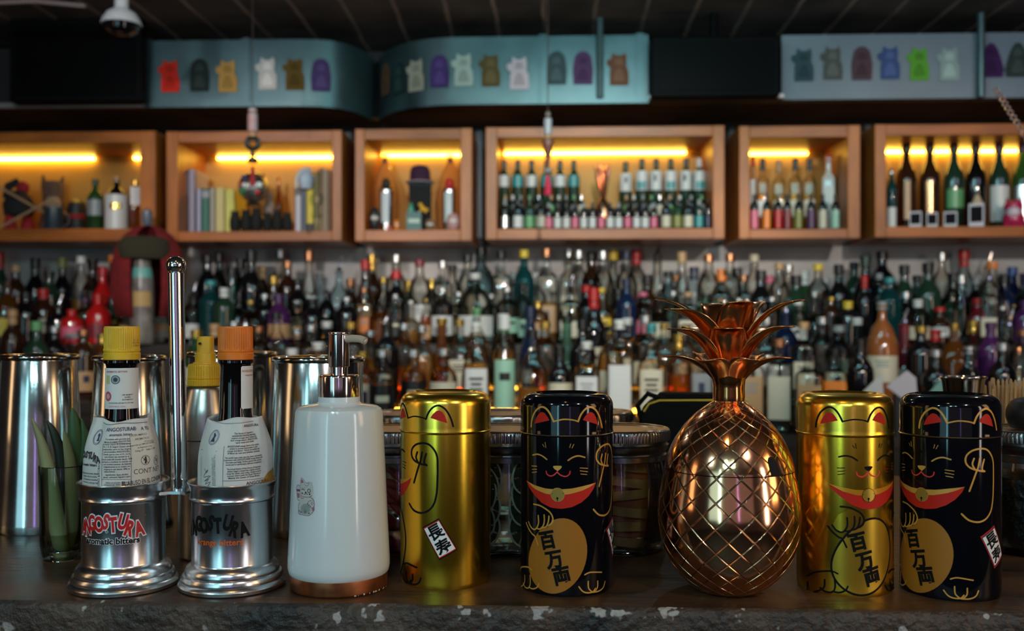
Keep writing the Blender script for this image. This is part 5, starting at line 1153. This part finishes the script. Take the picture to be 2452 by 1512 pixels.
def bitters(pos, capm, seed, label, neckrot, cx):
    t = thing('bitters_bottle', label, 'bottle', (pos.x, pos.y, BAR+.0058), facing(pos))
    o = -.0058
    G().lathe([(0, 0), (.027, 0), (.0275, .002), (.0275, .086), (.0245, .098), (.0200, .109), (.0160, .118), (.0138, .126), (.0129, .134), (.0124, .150), (.0119, .176+o), (.0125, .178+o), (.0139, .179+o), (.0139, .181+o), (0, .181+o)], 48).build('glass', blackglass, t)
    ribbed_cap(.0136, .1812+o, .2082+o, capm, 'cap', t)
    Rf, top = wrinkle(seed); g = G(); n = 160; zs = [.0005]+[.03+.0025*k for k in range(100)]
    rows = 42; vs = []
    for j in range(rows+1):
        for i in range(n+1):
            a = 2*PI*i/n-PI; z = .003+(top(a)-.003)*(j/rows)**.8; r = Rf(a, z); vs.append((r*math.sin(a), -r*math.cos(a), z+o))
    g.add(vs, [(j*(n+1)+i, j*(n+1)+i+1, (j+1)*(n+1)+i+1, (j+1)*(n+1)+i) for j in range(rows) for i in range(n)])
    pw = g.build('paper_wrap', paper, t, sharp=25); s_ = pw.modifiers.new('thick', 'SOLIDIFY'); s_.thickness = .0002; s_.offset = -1
    fw = lambda u, v, h: ((Rf(u/.029, v)+h+.00022)*math.sin(u/.029), -(Rf(u/.029, v)+h+.00022)*math.cos(u/.029), v+o)
    return t, pw, fw
def paperz(pos, ox, oy):
    def f(zx, zy):
        a, z = hit(Vector((pos.x, pos.y, 0)), .0285, ox+zx/5.815, oy+zy/5.815); return (a*.029, z-BAR)
    return f
PA = spot(292, .774)
t1, pw, fw = bitters(PA, yellowp, 5, 'aromatic bitters bottle with yellow cap in the left cup of the caddy', 0, 292)
F = paperz(PA, 180, 960); p = Print(); tx = lambda s, zx, zy, size, mi=0, bold=0, rot=0, sx=1: p.text(s, F(zx, zy), size, mi, 2, bold, rot, sx)
p.fill([F(785, 1190), F(1230, 1190), F(1230, 480), F(1000, 430), F(785, 480)], 2, 1)
tx('ANGOSTURA®', 645, 408, .0040, 1, .02); tx('aromatic bitters', 640, 478, .0030, 1, .012)
para = ['El presente sello garantiza que', 'este es el original ANGOSTURA', 'aromatic bitters de la firma de los', 'Dr. J. G. B. Siegert. Existen otros', 'preparados, pero no hay ninguno', 'con el nombre ANGOSTURA.', 'Desde que se creo el Dr. J.G.B.', 'este bitters tan versatil es el', 'toque justo del mundo desde 1824', 'siempre a combinar la comida con', 'y en muchos postres, de bebidas', 'originalmente en la ciudad con', 'Angostura que desde 1846 se', 'llama Bolivar.']
for i, s in enumerate(para): tx(s, 585-(8 if i else 0)-(90 if i == 13 else 0), 540+i*34.5, .00182, 0, .01, 0, .88)
for i, s in enumerate(('Ingredientes: Agua, alcohol,', 'azucar, colorante vegetal y sabor')): tx(s, 578, 1030+i*33, .0018, 0, .01, 0, .85)
for i, s in enumerate(('Unico productor, famoso', 'Trinidad del 1824. Contiene')): tx(s, 578, 1140+i*30, .0018, 0, .01, 0, .9)
for (a, b, c, d_) in ((375, 600, 375, 1190), (375, 1095, 770, 1095), (775, 480, 775, 1190), (395, 590, 775, 600)): p.stroke([F(a+(c-a)*k/6, b+(d_-b)*k/6) for k in range(7)], .00025, 0, 2, False)
p.stroke([F(x, y) for x, y in ((300, 318), (420, 345), (640, 322), (875, 318), (1085, 300))], .0004, 1, 3)
tx('LICOR AMARGO', 920, 480, .0021, 0, .01, rad(2)); tx('AROMATICO', 960, 530, .0022, 0, .01, rad(2)); tx('PRODUCIDO', 1050, 560, .0017); tx('Importado por IMPORTADORA', 960, 605, .0017, 0, .01, rad(3)); tx('de Angostura Ltda.', 980, 642, .0017, 0, .01, rad(3)); tx('Deleg. 07    Valle 11.920', 990, 682, .0019, 0, .01, rad(3))
tx('A TU', 1030, 385, .0036, 1, .02)
for x in (972, 1110):
    c = F(x, 826); p.ring(c, .0036, .0004, 0, 3); p.stroke([(c[0]-.0025, c[1]+.0025), (c[0]+.0025, c[1]-.0025)], .0004, 0, 3)
c = F(972, 826); p.disc((c[0]+.0002, c[1]+.0021), .0008, 0, 3); p.fill([(c[0]-.0008, c[1]+.0014), (c[0]+.0009, c[1]+.0014), (c[0]+.0013, c[1]), (c[0]+.0007, c[1]-.0028), (c[0]-.0009, c[1]-.0028), (c[0]-.0005, c[1]-.0004), (c[0]-.0018, c[1]-.0001)], 0, 3)
tx('-18', 1108, 822, .0036, 0, .03)
tx('CONT NET', 1020, 965, .0056, 0, .0, 0, .95); tx('EL ABUSO EN EL CONSUMO', 990, 1112, .0050, 0, .02, rad(2), .62)
c = F(262, 515); p.ring(c, .0042, .00035, 1, 3, .0058, rad(-20)); p.ring(c, .0034, .0003, 1, 3, .0049, rad(-20)); p.fill([(c[0]-.001, c[1]-.0032), (c[0]+.0016, c[1]-.003), (c[0]+.0012, c[1]-.0006), (c[0]+.0018, c[1]+.0016), (c[0]+.0004, c[1]+.0032), (c[0]-.0008, c[1]+.0018), (c[0]-.0002, c[1]-.0004)], 1, 3)
for ch, zx, zy, ro in (('N', 105, 760, 0), ('G', 118, 740, 0), ('O', 140, 745, 5), ('S', 168, 750, -10), ('T', 195, 765, 5), ('U', 228, 768, -12), ('R', 268, 810, -15), ('A', 312, 825, 12)): p.text(ch, F(zx, zy), .0072, 0, 2, .05, rad(ro), .75)
tx('aromatic bitters', 190, 890, .0028, 0, .03); p.text('TRINIDAD & TOBAGO', F(332, 1060), .0026, 1, 2, .0, rad(90), 1)
for i, s in enumerate(('Angostura aromatic bitters', 'el sabor de la comida', 'y los mejores cocteles', 'aromatico y amargo del')): tx(s, 200, 1010+i*42, .0020, 0, .01)
p.lay('wrap_print', fw, [ink_text, ink_blue, P('import sticker', (.62, .58, .52), .5)], pw)
def nfw(o=-.0058): return lambda u, v, h: ((.01345+h)*math.sin(u/.0134), -(.01345+h)*math.cos(u/.0134), v+o)
p = Print()
def NL(zx, zy):   # neck zoom frame: origin 0,570 at 3.78
    a, z = hit(Vector((PA.x, PA.y, 0)), .0134, zx/3.78, 570+zy/3.78); return (a*.0134, z-BAR)
zt_, zb__ = NL(1110, 1180)[1], .1425
p.fill([(-.016, zb__), (.0150, zb__), (.0158, zb__+.001), (.0158, zt_-.001), (.0150, zt_), (-.016, zt_)], 0, 1)
p.text('AROMATIC BITTERS', (NL(1050, 1210)[0], NL(1050, 1210)[1]-.0002), .0019, 1, 3, .02); c = NL(1045, 1285); p.disc(c, .0034, 2, 2); p.ring(c, .0034, .0003, 4, 3); p.ring(c, .0024, .0003, 0, 3); p.disc(c, .0014, 4, 3)
c = NL(985, 1285); p.fill([(c[0]-.0022, c[1]-.0034), (c[0]+.0012, c[1]-.0034), (c[0]+.0012, c[1]+.0034), (c[0]-.0022, c[1]+.0034)], 3, 2); c = NL(980, 1435); p.disc(c, .0032, 1, 2, .0039); p.disc(c, .0018, 5, 3, .002)
for i, s in enumerate(('HER MAJESTY', 'QUEEN', 'ELIZABETH II')): p.text(s, (.0042, NL(1070, 1423)[1]-.0019*i), .0014, 4, 3, .02)
p.text('ANGOSTURA AROMATIC BITTERS', (-.001, zb__+.0048), .0013, 4, 3, .01); p.text('COSTA RICA, LTDA.', (-.004, zb__+.0020), .0015, 1, 3, .01)
p.lay('neck_label', nfw(), [paper_w, P('faded red print', (.5, .08, .12), .5), P('grey teal medal', (.12, .17, .2), .5), P('faded yellow print', (.5, .46, .2), .5), ink_text, P('pale red', (.6, .35, .35), .5)], t1)
p = Print(); cc = NL(1215, 950)
for r_ in range(3):
    for k, ch in enumerate('1A:250'[:6]): p.text(('14:25', 'A0190', 'L2043')[r_][k % 5], (cc[0]-.0012+k*.0014, cc[1]+.0022-r_*.0022), .0020, 0, 2, .0)
p.lay('cap_stamp', lambda u, v, h: ((.0137+h)*math.sin(u/.0134), -(.0137+h)*math.cos(u/.0134), v-.0058), [P('faded stamp ink', (.10, .05, .005), .6)], [c_ for c_ in t1.children if c_.name.startswith('cap')][0])
PBt = spot(564, .774)
t2, pw, fw = bitters(PBt, orangep, 8, 'orange bitters bottle with orange cap in the right cup of the caddy', 0, 564)
F = paperz(PBt, 440, 960); p = Print(); tx = lambda s, zx, zy, size, mi=0, bold=0, rot=0, sx=1: p.text(s, F(zx, zy), size, mi, 2, bold, rot, sx)
blocks = [(455, ['The House of Angostura\'s', 'considerable blending expertise,', 'tropical oranges have created the', 'bold orange bitters, ANGOSTURA', 'spicy notes and a finish']), (630, ['ANGOSTURA® orange bitters is the modern', 'artistry in cocktail construction. It adds', 'orange and flavor. Work incredible for', 'of flavor to rum and whiskey cocktails']), (785, ['The world\'s best chefs view the clever and versatile', 'Experiment with ANGOSTURA® orange bitters with', 'ice-cream and fudge. Perfect paired with caramel', 'sauces and is a particularly delicious complement']), (940, ['The proud history of the House of Angostura', 'Johann Siegert created the original aromatic', 'recipe for which, even today, remains a secret', 'aromatic bitters holds the Royal Warrant to', 'Majesty the Queen of Great Britain'])]
for y0, ls in blocks:
    for i, s in enumerate(ls): tx(s, 850+(20 if y0 < 500 else 0), y0+i*31, .00190, 0, .012, rad(1.5), .78 if len(s) > 38 else .92)
p.stroke([F(548, y) for y in (640, 800, 1000, 1200)], .00028, 0); p.stroke([F(x, y) for x, y in ((555, 1115), (800, 1110), (1100, 1075))], .00028, 0); p.stroke([F(x, y) for x, y in ((335, 290), (510, 330), (725, 325), (1060, 290))], .0003, 1, 3)
tx('ANGOSTURA', 1040, 1130, .0036, 0, .01); tx('ANGOSTURA', 1000, 350, .0028, 0, .01); p.stroke([F(240, 680), F(455, 706)], .0004, 0)
c = F(395, 515); p.disc(c, .0043, 2, 2, .0058, rad(-22)); p.ring(c, .0043, .0003, 1, 3, .0058, rad(-22)); p.disc(c, .0031, 3, 3, .0044, rad(-22)); p.fill([(c[0]-.0026, c[1]-.0034), (c[0]+.0014, c[1]-.0034), (c[0]+.0010, c[1]-.0008), (c[0]+.0020, c[1]+.0014), (c[0]+.0006, c[1]+.0034), (c[0]-.0004, c[1]+.0030), (c[0]-.0004, c[1]+.0004)], 0, 4)
p.stroke([F(x, y) for x, y in ((305, 940), (330, 1000), (350, 960), (290, 1060), (385, 1045), (300, 1120), (360, 1090), (310, 1160), (380, 1130), (345, 1190))], .00035, 0)
p.text('ANGOSTURA HOLDINGS LTD', F(415, 1030), .0020, 4, 2, 0, rad(90)); p.text('TRINIDAD AND TOBAGO W.I.', F(440, 990), .0020, 4, 2, 0, rad(90)); p.text('www.angosturabitters.com', F(250, 950), .0019, 4, 2, 0, rad(90))
p.fill([F(1040, 1165), F(1110, 1080), F(1160, 1000), F(1225, 920), F(1245, 1000), F(1245, 1180)], 5, 1)
p.lay('wrap_print', fw, [ink_text, ink_blue, P('medallion grey', (.34, .34, .40), .5), P('medallion pale', (.5, .5, .52), .5), P('teal print', (.08, .18, .18), .5), P('orange wrap corner', (.42, .20, .03), .5)], pw)
p = Print()
a0 = hit(Vector((PBt.x, PBt.y, 0)), .0134, 577, 900)[0]*.0134; ztt = hit(Vector((PBt.x, PBt.y, 0)), .0134, 590, 877)[1]-BAR
p.fill([(a0, .1435), (a0, ztt-.001), (a0+.001, ztt), (a0+.02, ztt), (a0+.02, .1425), (a0+.001, .1425)], 0, 1)
p.text('ANGOSTURA', (a0+.0085, ztt-.004), .0026, 1, 3, .02); p.text('orange bitters', (a0+.0085, ztt-.0072), .0018, 1, 3, .01); p.lay('neck_label', nfw(), [paper_w, P('faded orange print', (.55, .15, .05), .5)], t2)
# ================================================================ SPRAY BOTTLE
pos = spot(492, .872); pos.y += 0
t = thing('spray_bottle', 'brushed metal spray bottle with yellow pump behind the orange-capped bottle', 'spray bottle', pos, facing(pos))
zz = lambda py: ZC-(py-HY)/FX*.872-BAR
r_ = lambda w_: w_/2/FX*.872/1.05
G().lathe(fil([(0, 0), (.0225, 0), (.0235, .002), (.0235, zz(1025)), (.0225, zz(985)), (.0185, zz(945)), (.0162, zz(924)), (0, zz(923))], .003), 48).build('body', P('brushed steel body', (.62, .60, .56), .3, 1, noise=(90, .8)), t)
G().lathe([(.0237, zz(1052)), (.0238, zz(1050.5)), (.0237, zz(1049))], 48).build('body_line', P('dark seam line', (.02, .02, .02), .6), t)
ribbed_cap(r_(84), zz(924), zz(872), yellowp, 'collar', t, 44)
g = G(); g.lathe(fil([(r_(60), zz(873)), (r_(60), zz(868)), (r_(51), zz(867.5)), (r_(51), zz(846)), (r_(42), zz(845)), (r_(41), zz(808)), (r_(38), zz(806)), (0, zz(806))], .0003), 32); g.build('spray_head', yellowp, t)
G().tube([(-.0045, -.0068, zz(823)), (-.0052, -.0080, zz(823))], .0012, 10).build('spray_hole', P('dark hole', (.02, .01, 0), .6), t)
# ================================================================ SHAKERS
def shaker(px, D, rt, rb, H, label):
    pos = spot(px, D); t = thing('cocktail_shaker', label, 'cocktail shaker', pos, facing(pos))
    b = .0030
    G().lathe([(rb-.002, .002), (rb, 0), (rb+.001, .003), (rb*.995, .01), (rt+(rb-rt)*.45, H*.5), (rt+.0005, H-b*1.7), (rt, H-b*1.4), (rt-.001, H-.003), (rt-.002, H-.009), (rt-.006, H-.012), (0, H-.012)], 80).build('body', P('shaker steel', (.62, .63, .62), .10, 1, noise=(22, .75, .2)), t)
    G().tube([(( rt+.0005)*math.cos(k*PI/40), (rt+.0005)*math.sin(k*PI/40), H-b) for k in range(81)], b, 12).build('rolled_rim', P('rim steel', (.42, .40, .36), .12, 1), t)
    return t
def hz_(py, D): return ZC-(py-HY)/FX*D-BAR
shaker(96, 1.0, .0350, .0455, hz_(853, 1.0)+.002, 'steel cocktail shaker at far left behind the water glass')
shaker(310, 1.0, .0335, .0435, hz_(856, 1.0)+.002, 'steel cocktail shaker directly behind the yellow-capped bitters bottle')
shaker(556, 1.03, .0440, .0520, hz_(847, 1.03)+.002, 'steel cocktail shaker behind the orange-capped bitters bottle')
shaker(762, .985, .0440, .0520, hz_(858, .985)+.002, 'steel cocktail shaker directly behind the white soap dispenser')
# ================================================================ GLASS WITH LEAVES
pos = spot(152, .864); t = thing('water_glass', 'small rounded glass of water holding green leaves beside the caddy', 'glass', pos, facing(pos))
H = .0842
G().lathe([(0, .0025), (.0125, .0025), (.0165, .0), (.0178, .004), (.0192, .012), (.0196, .030), (.0200, .060), (.0206, H-.001), (.0204, H), (.0196, H-.001), (.0188, .06), (.0182, .03), (.017, .013), (.0135, .0075), (0, .0070)], 56).build('tumbler', GL('tumbler glass', (.96, .98, .96), (.66, .72, .64)), t)
G().lathe([(0, .0078), (.0130, .0083), (.0165, .014), (.0176, .020), (.0178, .0225), (0, .0220)], 48).build('water', GL('murky water', (.88, .90, .72), (.6, .62, .45), .06, (.3, .32, .15), refl=.8), t)
lm = P('pale leaf', (.40, .38, .17), .4, noise=(30, .6), stretch=(1, 1, .1)); lg_ = P('green leaf', (.05, .13, .035), .45, noise=(24, .5), stretch=(1, 1, .2)); ldk = P('dark leaf', (.012, .022, .012), .5)
def blade(path, wd, mat, label, yaw=0, fold=.5):
    t = thing('cut_leaf', label, 'leaf', pos, facing(pos)); g = G(); vs = []; pth = smooth_path(path, step=5) if False else None
    P3 = [Vector(p_) for p_ in path]; pts = []
    for i in range(len(P3)-1):
        for k in range(6): pts.append(P3[i].lerp(P3[i+1], k/6))
    pts.append(P3[-1]); n = len(pts)
    for _ in range(6): pts = [pts[0]]+[(pts[i-1]+pts[i]*2+pts[i+1])/4 for i in range(1, n-1)]+[pts[-1]]
    s = Vector((math.cos(yaw), math.sin(yaw), 0)); o_ = Vector((-math.sin(yaw), math.cos(yaw), 0))
    for i, q in enumerate(pts):
        k = i/(n-1); w_ = wd*min(1, 1.25*(1-k)**.75)*(.75+.25*min(1, k*5))
        for j in (-1, -.5, 0, .5, 1): vs.append(q+s*j*w_+o_*(abs(j)**1.5)*w_*fold)
    g.add(vs, [(i*5+j, i*5+j+1, (i+1)*5+j+1, (i+1)*5+j) for i in range(n-1) for j in range(4)])
    o = g.build('blade', mat, t, sharp=80); m = o.modifiers.new('thick', 'SOLIDIFY'); m.thickness = .0012; m.offset = 0
def LP(px, py, y=0): 
    q = W(px, py, .864)-pos; f = facing(pos); return (q.x*math.cos(f)+q.y*math.sin(f), y, q.z)
blade([LP(146, 1335, -.006), LP(130, 1260, -.010), LP(116, 1130, -.012), LP(98, 1050, -.010), LP(77, 995, -.006)], .0085, lm, 'long pale curved leaf leaning left out of the water glass', -.3)
blade([LP(176, 1335, 0), LP(180, 1230, .002), LP(172, 1110, .002), LP(160, 1055, .0), LP(152, 1030, 0)], .007, lm, 'shorter pale leaf on the right side inside the water glass', .5)
blade([LP(158, 1330, .008), LP(160, 1230, .01), LP(150, 1100, .012), LP(126, 1030, .014), LP(112, 1010, .016)], .007, ldk, 'dark leaf behind the pale leaves in the water glass', 0)
blade([LP(172, 1330, .012), LP(182, 1200, .013), LP(186, 1080, .014), LP(180, 1010, .016), LP(174, 982, .018)], .011, lg_, 'broad deep green leaf standing upright in the water glass', .1)
blade([LP(150, 1330, .004), LP(190, 1230, .012), LP(203, 1120, .014), LP(208, 1050, .016), LP(196, 1008, .018)], .008, lg_, 'narrow deep green leaf nearest the caddy in the glass', .2)
# ================================================================ MASON JARS
lidtop = P('flat jar lid tin', (.42, .34, .28), .32, .9, noise=(30, .7)); band = P('zinc screw band', (.38, .40, .42), .25, 1, noise=(60, .8))
def jar(px, D, label, r=.050, H=.1135, near=True):
    pos = spot(px, D); t = thing('mason_jar', label, 'jar', pos, facing(pos)); s = r/.05
    G().lathe([(0, .003), (.030*s, .003), (.036*s, 0), (.041*s, .0015), (.0445*s, .007), (.0462*s, .016), (.0465*s, .040), (.0462*s, .072), (.0440*s, .082), (.0425*s, .088), (.0425*s, H-.003), (.040*s, H-.003), (.0405*s, .088), (.0440*s, .070), (.0445*s, .02), (.040*s, .007), (0, .006)], 56).build('glass', glassjar, t)
    rib = lambda t_, z, q: q*(1+.006*(1 if int(t_/(2*PI)*180) % 2 else -1)) if H-.0105 < z < H-.0035 else q
    l = G().lathe([(.0455*s, H-.0285), (.0462*s, H-.0280), (.0462*s, H-.0235), (.0445*s, H-.0225), (.0462*s, H-.0205), (.0478*s, H-.017), (.0480*s, H-.0145), (.0455*s, H-.0130), (.0470*s, H-.0115), (.0492*s, H-.0100), (.0494*s, H-.0036), (.0488*s, H-.0010), (.0478*s, H), (.0462*s, H-.0002), (.0452*s, H-.0012)], 360 if near else 120, fr=rib).build('screw_band', band, t)
    G().lathe([(.0453*s, H-.0012), (.0380*s, H-.0014), (.0370*s, H-.0005), (.0340*s, H-.0006), (.0330*s, H-.0014), (0, H-.0014)][::1], 80).build('lid_disc', lidtop, t)
    bpy.data.objects[t.children[-1].name].data.flip_normals()
    return t, pos
jA, pA = jar(955, .905, 'mason jar of dried red chillies between the dispenser and gold tin')
jB, pB = jar(1214, .905, 'mason jar of dried lime wheels between gold and black tea tins')
jC, pC = jar(1478, .905, 'mason jar of orange peel strips between black tin and pineapple')
jE, pE = jar(2478, .895, 'mason jar with dark contents at the right edge behind black tin')
jar(978, 1.07, 'rear mason jar behind the chilli jar, only its lid showing', near=False)
jar(1195, 1.07, 'rear mason jar behind the lime wheel jar, only its lid showing', near=False)
jar(1412, 1.09, 'rear mason jar behind the peel jar, only its lid edge showing', near=False)
rn = random.Random(7)
limep = P('dried lime rind', (.55, .58, .48), .5); limef = GL('dried lime flesh', (.35, .36, .28), (.2, .2, .15), .55, (.13, .14, .10), refl=.5)
proto = None
for k in range(14):
    col = k % 2; row = k//2
    loc = Vector((pB.x+(-.021 if col == 0 else .021)+rn.uniform(-.003, .003), pB.y-.020+rn.uniform(-.006, .004), BAR+.024+row*.0098))
    if proto is None:
        proto = thing('dried_lime_wheel', 'dried lime wheel inside the jar between the gold and black tins', 'lime wheel', loc, 0, 'dried lime wheels in the jar')
        G().tube([(.0185*math.cos(i*PI/16), 0, .0185*math.sin(i*PI/16)) for i in range(33)], .0009, 6).build('rind', limep, proto)
        g = G()
        for i in range(9):
            a0_, a1_ = i*2*PI/9+.06, (i+1)*2*PI/9-.06; am = (a0_+a1_)/2
            g.prism([(.0022*math.cos(am), .0022*math.sin(am)), (.0168*math.cos(a0_), .0168*math.sin(a0_)), (.0176*math.cos(am), .0176*math.sin(am)), (.0168*math.cos(a1_), .0168*math.sin(a1_))], -.0007, .0007)
        g.build('flesh', limef, proto); o = proto
    else: o = copy_tree(proto)
    o.location = loc; o.rotation_euler = (rn.uniform(-.35, -.1), rn.uniform(0, 3), rn.uniform(-.5, .5)+(.5 if col else -.5))
peel = [P('dried orange peel', (.34, .16, .04), .6), P('rusty dried peel', (.28, .05, .012), .6), P('tan dried peel', (.34, .22, .08), .6)]
for k in range(16):
    z = .012+k*.0046; a = rn.uniform(-.35, .35); l = rn.uniform(.024, .036); o = G(); w_ = .0042
    base_y = -.030+.004*(k % 3)
    vs = []
    for i in range(9):
        q = (i/8-.5)*2; x = q*l; y = (abs(x)/.046)**2*.02
        for s in (-1, 1): vs += [(x, y, s*w_+q*a*.012), (x, y+.0025, s*w_+q*a*.012)]
    o.add(vs, [f for i in range(8) for b_ in [4*i] for f in ((b_, b_+4, b_+6, b_+2), (b_+1, b_+3, b_+7, b_+5), (b_, b_+1, b_+5, b_+4), (b_+2, b_+6, b_+7, b_+3))]+[(0, 2, 3, 1), (32, 33, 35, 34)])
    ob = o.build('dried_peel_strip', peel[k % 3], None, (pC.x+rn.uniform(-.003, .003), pC.y+base_y+.0, BAR+z), facing(pC))
    tag(ob, 'dried orange peel strip inside the jar between black tin and pineapple', 'peel strip', 'dried peel strips in the jar')
chil = P('dried chilli', (.22, .012, .006), .35)
for k in range(14):
    x, z = rn.uniform(-.03, .03), .012+.0055*k; g = G(); a = rn.uniform(-.9, .9)
    g.tube([(0, 0, 0), (.010*math.cos(a), 0, .010*math.sin(a)), (.022*math.cos(a), .002, .022*math.sin(a)), (.030*math.cos(a), .004, .027*math.sin(a))], [.002, .0045, .0035, .0006], 10)
    o = g.build('dried_chilli', chil, None, (pA.x+x*.6-.008, pA.y-.026+rn.uniform(0, .006)+abs(x)*.3, BAR+max(.012, z)), facing(pA))
    tag(o, 'dried red chilli inside the jar left of the gold tin', 'chilli', 'dried chillies in the jar')
tag(G().lathe([(0, .008), (.038, .010), (.042, .02), (.042, .07), (0, .073)], 32).build('coffee_beans', P('dark beans', (.012, .009, .008), .4, bump=(140, 1, .004)), None, pE), 'dark coffee beans filling the jar at right edge', 'beans', None, 'stuff')
# ================================================================ BACK OF THE BAR: bag, jigger, picks
pos = spot(1715, 1.13)
t = thing('black_pouch', 'black rounded pouch with yellow piping lying behind the copper pineapple', 'pouch', (pos.x, pos.y, BAR), facing(pos))
hB = hz_(962, 1.08); lf = -.088
bagm = P('black nylon', (.004, .004, .004), .8, 0, .12, bump=(200, .3)); pip = P('yellow piping', (.55, .38, .02), .5)
out = fil([(lf, 0), (lf, hB), (.10, hB+.002), (.10, 0)], .022, 6)
g = G(); g.prism([(x, z) for x, z in [(.037, 0), (.037, hB-.01), (.025, hB+.001)]+[(lf+.02, hB), (lf+.006, hB-.006), (lf, hB-.02), (lf, 0)]][::-1][::1], -.035, .04); 
g.f = g.f
b_ = g.build('body', bagm, t, bevel=.004)
G().tube([(.035, -.036, hB+.001), (lf+.024, -.036, hB-.001), (lf+.012, -.036, hB-.005), (lf+.006, -.036, hB-.014)], .0012, 8).build('piping', pip, t)
G().tube([(lf+.03, -.02, hB-.001), (lf+.01, -.03, hB+.006), (lf-.002, -.025, hB-.008), (lf+.004, -.03, hB-.03)], .003, 8).build('strap', bagm, t)
G().box(lf+.02, .02, -.020, .02, hB-.002, hB+.006).build('flap', bagm, t, bevel=.003)
pos = spot(2306, 1.0); t = thing('jigger', 'tall tapered steel jigger cup behind the right black tea tin', 'jigger', pos, facing(pos))
H = hz_(904, 1.0); r1 = 56/FX*1.0/1.1
G().lathe([(0, 0), (.016, 0), (.0165, .003), (.006, H*.42), (.0062, H*.45), (.015, H*.68), (r1*.93, H-.004), (r1, H), (r1*.97, H+.0008), (r1*.88, H-.004), (.012, H*.66), (0, H*.6)], 48).build('cup', steel, t)
G().tube([(r1*math.cos(k*PI/24), r1*math.sin(k*PI/24), H) for k in range(49)], .0011, 8).build('lip', steel, t)
# skewers in a cup
pos = spot(2415, 1.02); t = thing('pick_cup', 'short metal cup holding bamboo picks at right edge', 'cup', pos, facing(pos))
pk_r = .038; PH = hz_(912, 1.02)
G().lathe(fil([(0, 0), (pk_r-.006, 0), (pk_r, .075), (pk_r-.001, .0755), (pk_r-.002, .074), (pk_r-.008, .003), (0, .003)], .001), 40).build('body', steel_dark, t)
bam = P('bamboo', (.50, .27, .10), .55, noise=(50, .7)); proto = None
for k in range(58):
    a = k*2.399; q = (pk_r-.009)*math.sqrt((k+.5)/58); L_ = PH-.004+rn.uniform(-.006, .004)
    loc = Vector((pos.x+q*math.cos(a), pos.y+q*math.sin(a), BAR+.0035))
    if proto is None:
        proto = G().tube([(0, 0, 0), (0, 0, .5), (0, 0, .985), (0, 0, 1)], [.0014, .0014, .0014, .0004], 6).build('bamboo_pick', bam); tag(proto, 'bamboo cocktail pick standing in the metal cup at right edge', 'cocktail pick', 'bamboo picks in the cup'); o = proto
    else: o = proto.copy(); C.objects.link(o)
    o.location = loc; o.scale = (1, 1, L_); o.rotation_euler = (rn.uniform(-.03, .03)-.10*math.sin(a)*q/pk_r, .10*math.cos(a)*q/pk_r+rn.uniform(-.03, .03), 0)
# black knob-shaped lid resting on the right jar
zl = .1135; t = thing('black_stopper', 'black rounded rubber stopper on the jar lid at right edge', 'stopper', (pE.x, pE.y, BAR+zl), facing(pE))
q = W(2416, 985, .895)
G().lathe(fil([(0, 0), (.020, 0), (.0245, .008), (.0245, .018), (.019, .027), (0, .031)], .006), 32, c=(.0, 0, 0)).build('body', P('black rubber', (.005, .005, .006), .5), t)
G().lathe([(.021, .0006), (.0225, .003), (.0215, .004)], 32).build('rim', P('black rubber rim', (.01, .01, .01), .4), t)
# clear twisted swizzle hanging at the upper right
a = [at(2383, 212, 1.6), at(2400, 238, 1.6), at(2418, 268, 1.6), at(2440, 302, 1.6), at(2466, 345, 1.6)]
t = thing('glass_icicle', 'thin clear twisted plastic ornament hanging at the upper right edge', 'ornament', a[-1])
tip = a[-1]; g = G()
for ph in (0, PI):
    pts = []
    for i in range(41):
        s = i/40*4; k = min(3, int(s)); q = a[k].lerp(a[k+1], s-k); q = q-tip
        pts.append((q.x+.0035*math.cos(i*.9+ph), q.y+.0035*math.sin(i*.9+ph), q.z+.002*math.cos(i*.9+ph)))
    g.tube(pts, .0016, 8)
g.build('twist', P('clear plastic twist', (.75, .62, .58), .08, trans=.75), t)
G().tube([(0, 0, 0), (.004, 0, ZCEIL-.002-tip.z)], .0006, 6).build('thread', P('thread', (.1, .1, .1), .8), t)
